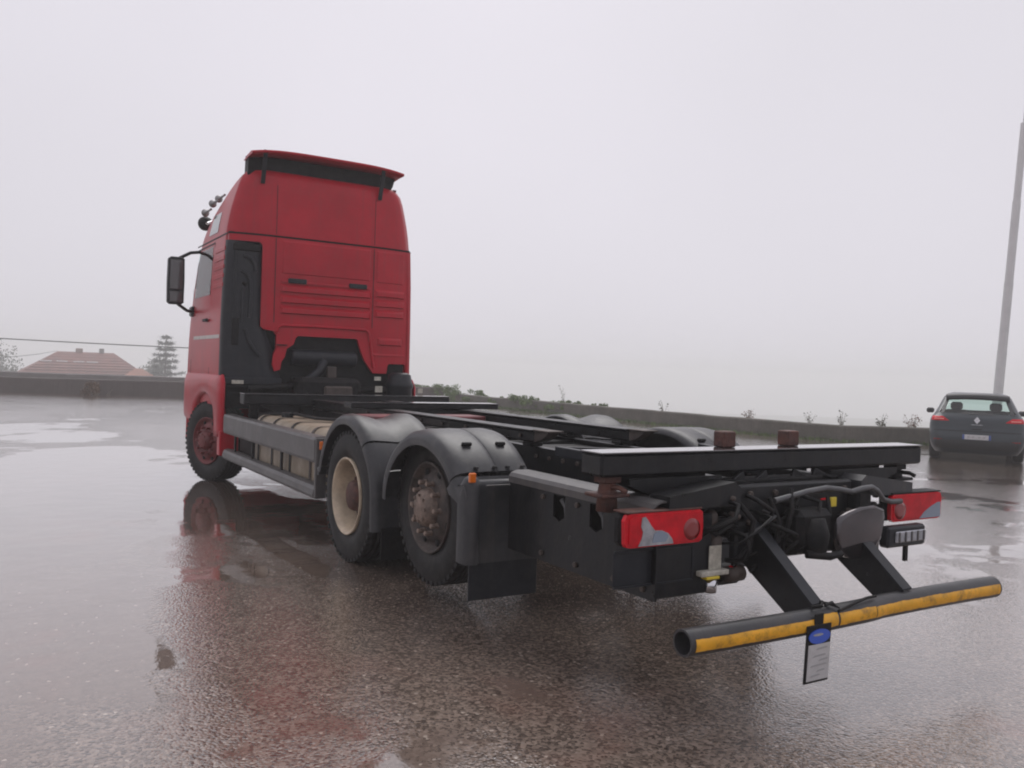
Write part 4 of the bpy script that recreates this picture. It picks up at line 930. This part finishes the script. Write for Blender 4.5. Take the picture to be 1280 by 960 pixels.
rear_patch(lambda t: -.28 + .0 * t, lambda t: .28, .995, 1.03, .012, 'wiper_base', CARB)
for s in (-1, 1):
    rear_patch(lambda t: s * (.835 - .02 * t), lambda t: s * (.50 + .12 * t if t < .8 else .60 + .1 * (t - .8)), .845, .935, .008, 'tail_lamp', LENSR)
    rear_patch(lambda t: s * .78, lambda t: s * .60, .875, .890, .012, 'lamp_strip', mat('lit lamp strip', (.8, .35, .3), .3))
    rear_patch(lambda t: s * .78, lambda t: s * .62, .44, .465, .006, 'bumper_reflector', LENSD)
    mr = MB().box((s * .84, 2.42, .93), (s * 1.0, 2.56, 1.05), .03).build('door_mirror', CARB, car)
    rows = [[(s * (sm_interp(HWC, z) + .003), lerp(sm_interp(REC, z) + .33, sm_interp(FRC, z) - .28, k / 8), z) for k in range(9)] for z in (1.015, 1.1, 1.2, 1.3, 1.358)]
    MB().grid(rows).build('side_window', CGLS, car)
    for wy in (.72, 3.25):
        wh = empty('wheel', (s * .765, wy, .300), 0 if s < 0 else math.pi, car)
        MB().lathe([(-.09, .195), (-.10, .21), (-.102, .26), (-.085, .292), (-.06, .30), (.06, .30), (.085, .292), (.10, .26), (.10, .19)], n=32).build('tyre', TYR, wh)
        MB().lathe([(-.088, .196), (-.07, .19), (-.05, .06), (-.06, .0)], n=24).build('rim', GRY, wh)
rear_patch(lambda t: -.74, lambda t: .74, .265, .455, .010, 'lower_bumper', CARB, 16)
rear_patch(lambda t: -.78, lambda t: .78, .635, .65, .007, 'bumper_line', BLK2, 16)
npl = rear_patch(lambda t: -.255, lambda t: .255, .475, .575, .022, 'number_plate', WHT, 4)
for s in (-1, 1): rear_patch(lambda t: s * .255, lambda t: s * .215, .475, .575, .025, 'blue_band', mat('plate blue', (.04, .08, .28), .4), 2, npl)
for x in (-.16, -.08, .03, .12): rear_patch(lambda t: x, lambda t: x + .035, .51, .54, .0255, 'print_smudge', SMU, 2, npl)
MB().prism([(-.06, .875), (0, .80), (.06, .875), (0, .95)], 'y', .025, .085).build('emblem', CHR, car)
MB().box((-.10, .035, .775), (.10, .06, .785), .002).build('badge_strip', CHR, car)
MB().box((-.09, .02, .685), (.09, .05, .70), .004).build('tailgate_handle', BLK2, car)
for x in (-.38, .38): MB().box((x - .24, 1.7, .5), (x + .24, 1.85, 1.05), .06).box((x - .12, 1.7, 1.04), (x + .12, 1.8, 1.22), .04).build('front_seat', BLK2, car)
MB().box((-.6, .95, .45), (.6, 1.1, 1.0), .06).build('rear_seat', BLK2, car)
MB().box((-.72, .3, .17), (.72, 3.7, .24), .02).build('floor_pan', BLK2, car)

# ------------------------------------------------------------------ lamp post behind the car
POL = mat('galvanised post', (.72, .72, .73), .55, metal=.0, col2=(.64, .64, .65), scale=2)
pp = empty('lamp_post', (20.1, 10.64, -.6)); tag(pp, 'tall pale grey steel lamp post rising behind the parked car', 'lamp post')
segs = [(0, 3.1, .125), (3.1, 5.0, .117), (5.0, 7.2, .107), (7.2, 9.3, .092), (9.3, 10.1, .038)]
lx = -.055
for a, b_, r_ in segs:
    MB().tube([(0, lx * a, a), (0, lx * b_, b_)], [r_, r_ * .97], 18).build('post_section', POL, pp)
    MB().lathe([(-.03, r_ + .006), (.03, r_ + .006)], 'z', (0, lx * a, a), 18).build('collar', POL, pp)

# ------------------------------------------------------------------ vegetation
def leafmat(name, c1, c2): return mat(name, c1, .6, col2=c2, scale=4, spec=.3)
LG = leafmat('fresh leaf green', (.13, .20, .05), (.07, .115, .03)); LO = leafmat('olive leaf', (.085, .085, .035), (.05, .05, .025)); LB = leafmat('brown dry leaf', (.17, .105, .06), (.10, .065, .04)); LR = leafmat('russet leaf', (.24, .12, .08), (.14, .08, .055)); LC = leafmat('dark conifer needles', (.022, .036, .026), (.012, .02, .016)); STM = mat('grey weed stem', (.14, .12, .09), .8)
def leaves(pts, size, rnd, flat=0):
    mb = MB()
    for p in pts:
        d = Vector((rnd.gauss(0, 1), rnd.gauss(0, 1), rnd.gauss(0, 1) * (1 - flat) + .3)).normalized(); u = d.orthogonal().normalized(); u = Matrix.Rotation(rnd.uniform(0, 6.28), 3, d) @ u; v = d.cross(u)
        s = size * rnd.uniform(.6, 1.4); p = Vector(p)
        mb.add([p - u * s * .5, p + v * s * .28 + d * s * .06, p + u * s * .55, p - v * s * .28 + d * s * .06], [(0, 1, 2, 3)])
    return mb
def bush(x, y, z, w_, h_, n, m, label, size=.05, seed=0, dens=1.0, group='weeds along the wall', name='weed_bush', cat='bush'):
    rnd = random.Random(seed); e = empty(name, (x, y, z)); tag(e, label, cat, group)
    cl_ = [(rnd.uniform(-.5, .5) * w_, rnd.uniform(-.5, .5) * w_, h_ * rnd.uniform(.25, .9), rnd.uniform(.14, .3) * min(w_, h_ * 1.5)) for _ in range(max(4, int(9 * dens)))]
    P = []
    for i in range(n):
        c = rnd.choice(cl_); r_ = c[3] * rnd.random() ** .45; d = Vector((rnd.gauss(0, 1), rnd.gauss(0, 1), rnd.gauss(0, 1))).normalized() * r_
        P.append((c[0] + d.x, c[1] + d.y, max(.01, c[2] + d.z * .8)))
    leaves(P, size, rnd).build('foliage', m, e)
    st = MB()
    for c in cl_: st.tube([(c[0] * .2, c[1] * .2, -.25), (c[0] * .6, c[1] * .6, c[2] * .5), (c[0], c[1], c[2] + .04)], [.012, .008, .004], 5)
    st.build('stem', STM, e); return e
def weed(x, y, z, h_, n, m, label, seed=0, size=.035):
    rnd = random.Random(seed); e = empty('dry_weed', (x, y, z)); tag(e, label, 'weed', 'weeds along the wall'); st = MB(); P = []
    for i in range(n):
        a = rnd.uniform(0, 6.28); sp_ = rnd.uniform(.05, .22); hh = h_ * rnd.uniform(.5, 1); tip = (math.cos(a) * sp_, math.sin(a) * sp_, hh)
        st.tube([(0, 0, -.3), (tip[0] * .4, tip[1] * .4, hh * .6), tip], [.006, .005, .0025], 5)
        for k in range(14):
            t = rnd.uniform(.35, 1); P.append((tip[0] * t + rnd.gauss(0, .03), tip[1] * t + rnd.gauss(0, .03), hh * t + rnd.gauss(0, .03)))
    st.build('stem', STM, e); leaves(P, size, rnd).build('foliage', m, e); return e
zt = .18
for i, (x, y, w_, h_, n, m, lab) in enumerate((
    (15.3, 36.6, 1.3, .75, 900, LG, 'bright green bush right beside the red cab edge, farthest along the wall'),
    (15.25, 34.9, 1.3, .80, 900, LG, 'bright green bush peeking over the wall, second from the red cab'),
    (15.2, 32.9, 1.5, .62, 800, LG, 'low green bush over the wall, third from the red cab'),
    (15.1, 30.8, 1.5, .40, 600, LG, 'flat green weed clump over the wall, fourth from the red cab'),
    (15.05, 28.2, 1.3, .36, 500, LG, 'thin green clump on the wall just left of the pointed bush'),
    (15.0, 26.7, .9, .62, 600, LG, 'pointed green bush standing tallest above the middle of the wall'),
    (15.0, 25.2, 1.3, .46, 600, LG, 'broad green bush on the wall just right of the pointed bush'),
    (15.0, 23.3, 1.1, .44, 600, LG, 'last green bush on the wall before the bare stretch'))):
    bush(x, y, zt - .1, w_ * 1.45, h_ * .80, n * 3, m, lab, .07, 20 + i, 2.2)
for i, (x, y, h_, n, m, lab) in enumerate((
    (15.0, 24.0, 1.0, 4, LO, 'tall thin dry weed above the last green bush on the wall'),
    (15.0, 18.4, .60, 5, LO, 'faint dry weed on the wall over the right rear mudguard'),
    (15.05, 14.85, .50, 12, LR, 'russet tuft on the wall above the rusty guide blocks'),
    (15.3, 12.9, .62, 5, LO, 'thin grey weed on the wall between russet tuft and car'),
    (15.5, 12.0, .72, 6, LO, 'taller sparse weed on the wall over the beam end'),
    (16.2, 11.35, .62, 12, LO, 'dark olive tuft on the wall near the parked car'),
    (17.0, 11.0, .6, 12, LR, 'brown tuft on the wall closest to the parked car'))):
    weed(x, y, zt, h_, n, m, lab, 50 + i, .045)
bush(.35, 35.75, 0, 1.5, .55, 1400, LB, 'dry brown bush growing at the foot of the left wall', .07, 71, group=None)
# grass at the wall foot
rnd = random.Random(5); gm = MB()
for (a, b_) in zip(WALL_R[:9], WALL_R[1:10]):
    d = math.hypot(b_[0] - a[0], b_[1] - a[1])
    for i in range(int(d * 110)):
        t = rnd.random(); x = lerp(a[0], b_[0], t) - abs(rnd.gauss(0, .07)) - .01; y = lerp(a[1], b_[1], t); h_ = rnd.uniform(.03, .12); an = rnd.uniform(0, 6.28); dx, dy = .012 * math.cos(an), .012 * math.sin(an)
        gm.add([(x - dx, y - dy, 0), (x + dx, y + dy, 0), (x + rnd.gauss(0, .03), y + rnd.gauss(0, .03), h_)], [(0, 1, 2)])
tag(gm.build('grass', LG), 'short green grass growing along the foot of the wall', 'grass', kind='stuff')
# tiered conifer
def conifer(x, y, z, h_, w_, label, seed):
    rnd = random.Random(seed); e = empty('conifer_tree', (x, y, z)); tag(e, label, 'tree')
    MB().tube([(0, 0, 0), (0, 0, h_ * .5), (0, 0, h_)], [.3, .2, .03], 8).build('trunk', mat('conifer bark', (.07, .055, .045), .9), e)
    br = MB(); lf = MB(); zz_ = h_ * .18; tiers = 15
    for t in range(tiers):
        f = t / (tiers - 1); zc = lerp(h_ * .14, h_ * .975, f ** .92); rad = w_ / 2 * (1.08 - f) ** .75 * rnd.uniform(.85, 1.12)
        nb = rnd.randint(6, 8); off = rnd.uniform(0, 6)
        for k in range(nb):
            a = off + 6.283 * k / nb + rnd.uniform(-.2, .2); r2 = rad * rnd.uniform(.7, 1.1); d = Vector((math.cos(a), math.sin(a), 0)); tip = d * r2 + Vector((0, 0, .10 * r2))
            br.tube([Vector((0, 0, zc)), Vector((0, 0, zc)) + tip * .5 - Vector((0, 0, .05)), Vector((0, 0, zc)) + tip], [.06, .04, .01], 5)
            for q in range(int(40 * (r2 + .3))):
                u = rnd.uniform(.15, 1.02); p = Vector((0, 0, zc)) + tip * u + Vector((rnd.gauss(0, .30 * (1.2 - u)), rnd.gauss(0, .30 * (1.2 - u)), rnd.gauss(-.05, .09)))
                ln = rnd.uniform(.3, .7); dd = (d + Vector((rnd.gauss(0, .5), rnd.gauss(0, .5), rnd.gauss(.1, .3)))).normalized(); sd_ = dd.cross(Vector((0, 0, 1))).normalized() * .09
                lf.add([p - sd_, p + sd_, p + dd * ln + sd_ * .4, p + dd * ln - sd_ * .4], [(0, 1, 2, 3)])
    br.build('branches', mat('conifer bark', (.07, .055, .045), .9), e); lf.build('crown', LC, e)
conifer(18.05, 128.1, -10.57, 15.7, 8.4, 'tall tiered conifer standing in the mist left of the cab', 3)
def tree(x, y, z, h_, w_, m, label, seed, n=2600, size=.3, group='misty trees beyond the wall'):
    rnd = random.Random(seed); e = empty('broadleaf_tree', (x, y, z)); tag(e, label, 'tree', group); br = MB(); P = []
    br.tube([(0, 0, 0), (.1, .05, h_ * .35), (0, .1, h_ * .6)], [.3, .22, .1], 8); cl_ = []
    for k in range(16):
        a = rnd.uniform(0, 6.28); rr = w_ / 2 * rnd.uniform(.2, .85); c = Vector((math.cos(a) * rr, math.sin(a) * rr, h_ * rnd.uniform(.45, .9))); cl_.append((c, rnd.uniform(.16, .28) * w_))
        br.tube([(0, .05, h_ * .4), c * .6 + Vector((0, 0, h_ * .15)), c], [.12, .06, .02], 5)
    for i in range(n):
        c, r_ = rnd.choice(cl_); d = Vector((rnd.gauss(0, 1), rnd.gauss(0, 1), rnd.gauss(0, 1))).normalized() * r_ * rnd.random() ** .4; P.append(c + d * 1)
    br.build('trunk', mat('tree bark', (.08, .065, .05), .9), e); leaves(P, size, rnd).build('crown', m, e)
DG = leafmat('dark tree leaf', (.05, .065, .03), (.03, .04, .02))
tree(-12.44, 169.31, -17.25, 19.6, 22, DG, 'broad misty tree mass at the far left edge beyond the red roof', 11, 20000, .45)
tree(-4.19, 178.31, -17.25, 20.40, 13.50, DG, 'misty tree just left of the red roof', 12, 10000, .45)
tree(19.06, 151.31, -15.01, 17.10, 9.00, DG, 'faint misty tree between the red roof and the conifer', 14, 7000, .4)
tree(20.18, 120.9, -10.21, 10.08, 5.76, DG, 'misty shrub-like tree at the foot of the conifer', 15, 1800, .22)

# ------------------------------------------------------------------ house with red roof
TILE = mat('red clay roof', (.22, .060, .045), .7, col2=(.13, .04, .036), scale=1.2, bump=.2, bscale=8); TILE2 = mat('orange clay roof', (.32, .10, .05), .7, col2=(.24, .08, .045), scale=1.5)
PLS = mat('cream house plaster', (.55, .50, .42), .8); SKY = mat('pale roof light', (.62, .60, .60), .25)
house = empty('house', (8.3, 139.8, -12.55)); house.scale = (1.8, 1.8, 1.8); tag(house, 'misty house with broad red hipped roof beyond the left wall', 'house')
MB().box((-4.3, -2.8, 0), (4.4, 3, 6.25), .02).build('wall', PLS, house)
def hip(x0, x1, y0, y1, z0, z1, rx0, rx1, nm, m, parent):
    ym = (y0 + y1) / 2; P = [(x0, y0, z0), (x1, y0, z0), (x1, y1, z0), (x0, y1, z0), (rx0, ym, z1), (rx1, ym, z1)]
    F = [(0, 1, 5, 4), (1, 2, 5), (2, 3, 4, 5), (3, 0, 4), (0, 3, 2, 1)]
    return MB().add(P, F).build(nm, m, parent)
rf = hip(-4.9, 4.9, -3.4, 3.6, 6.25, 8.25, -1.8, 2.4, 'roof', TILE, house)
for r_i in range(9):       # tile courses
    t = r_i / 9; z = lerp(6.3, 8.2, t); yy = lerp(-3.4, .1, t); xa, xb = lerp(-4.9, -1.8, t), lerp(4.9, 2.4, t)
    MB().box((xa, yy - .03, z - .01), (xb, yy + .05, z + .05), .01).build('tile_course', TILE, house)
for x in (-2.7, -1.55, -.35, .65):
    MB().box((x - .42, -1.75 + .35, 7.2), (x + .42, -1.25, 7.5), .03).build('roof_light', SKY, rf)
MB().box((-.45, .0, 7.9), (.05, .5, 8.55), .03).build('chimney', mat('brick chimney', (.2, .11, .09), .8), rf); MB().box((1.3, .0, 7.9), (1.65, .4, 8.6), .03).build('chimney', mat('grey chimney', (.14, .13, .13), .8), rf)
for x in (-3, -1, 1, 3):
    wv = MB().box((x - .45, -2.83, 3.6), (x + .45, -2.79, 5.0), .01).build('window', mat('house pane', (.06, .07, .08), .1), house)
    MB().box((x - .52, -2.86, 3.52), (x + .52, -2.80, 3.6), .01).build('sill', PLS, wv)
annex = empty('house_annex', (15.5, 134.4, -12.37)); annex.scale = (1.8, 1.8, 1.8); tag(annex, 'small building with orange hipped roof right of the big red roof', 'building')
MB().box((-1.2, -1.2, 0), (1.2, 1.2, 6.0), .02).build('wall', PLS, annex)
hip(-1.7, 1.6, -1.6, 1.6, 6.0, 6.95, -.3, .2, 'roof', TILE2, annex)
MB().box((-.4, -1.23, 3.8), (.4, -1.195, 4.9), .01).build('window', mat('house pane', (.06, .07, .08), .1), annex)
# overhead cables
WIRE = mat('dark cable', (.03, .03, .032), .6)
up = []
for x, y, z, lab in ((-14, 52, -3.9, 'weathered wooden utility pole beyond the left wall'), (12, 50, -4.2, 'wooden utility pole hidden behind the red cab')):
    e = empty('utility_pole', (x, y, z)); tag(e, lab, 'pole'); MB().tube([(0, 0, 0), (0, 0, 6.9)], [.12, .09], 10).build('post', STM, e); MB().box((-.6, -.05, 6.5), (.6, .05, 6.6), .01).build('crossarm', STM, e)
def sag(a, b_, s): return [(lerp(a[0], b_[0], t / 16), lerp(a[1], b_[1], t / 16), lerp(a[2], b_[2], t / 16) - s * 4 * (t / 16) * (1 - t / 16)) for t in range(17)]
tag(MB().tube(sag((-14, 52, 2.66), (12, 50, 2.28), .12), .028, 6).build('overhead_cable', WIRE), 'dark cable strung across the misty sky above the red roof', 'cable')
tag(MB().tube([(-9, 40, 1.0), (-5.6, 56, 1.0), (-2.6, 80, 1.25), (1.2, 110, 1.7), (5.0, 139.5, 2.35)], [.016, .018, .025, .03, .03], 6).build('overhead_cable', WIRE), 'thin lower cable running in from the left to the red roof', 'cable')

# ------------------------------------------------------------------ fog
hm = bpy.data.materials.new('mist'); hm.use_nodes = True; hn = hm.node_tree; hn.nodes.clear()
ho = hn.nodes.new('ShaderNodeOutputMaterial'); hv = hn.nodes.new('ShaderNodeVolumePrincipled'); hv.inputs['Color'].default_value = (.997, .995, .999, 1); hv.inputs['Density'].default_value = .0032; hv.inputs['Anisotropy'].default_value = .25
hn.links.new(hv.outputs[0], ho.inputs['Volume'])
hz = MB().add([(x, y, z) for x in (-950, 950) for y in (-950, 950) for z in (-34, 11)], [(0, 1, 3, 2), (4, 6, 7, 5), (0, 4, 5, 1), (2, 3, 7, 6), (1, 5, 7, 3), (0, 2, 6, 4)]).build('haze', hm)
tag(hz, 'pale mist filling the air over the yard', 'mist', kind='stuff')
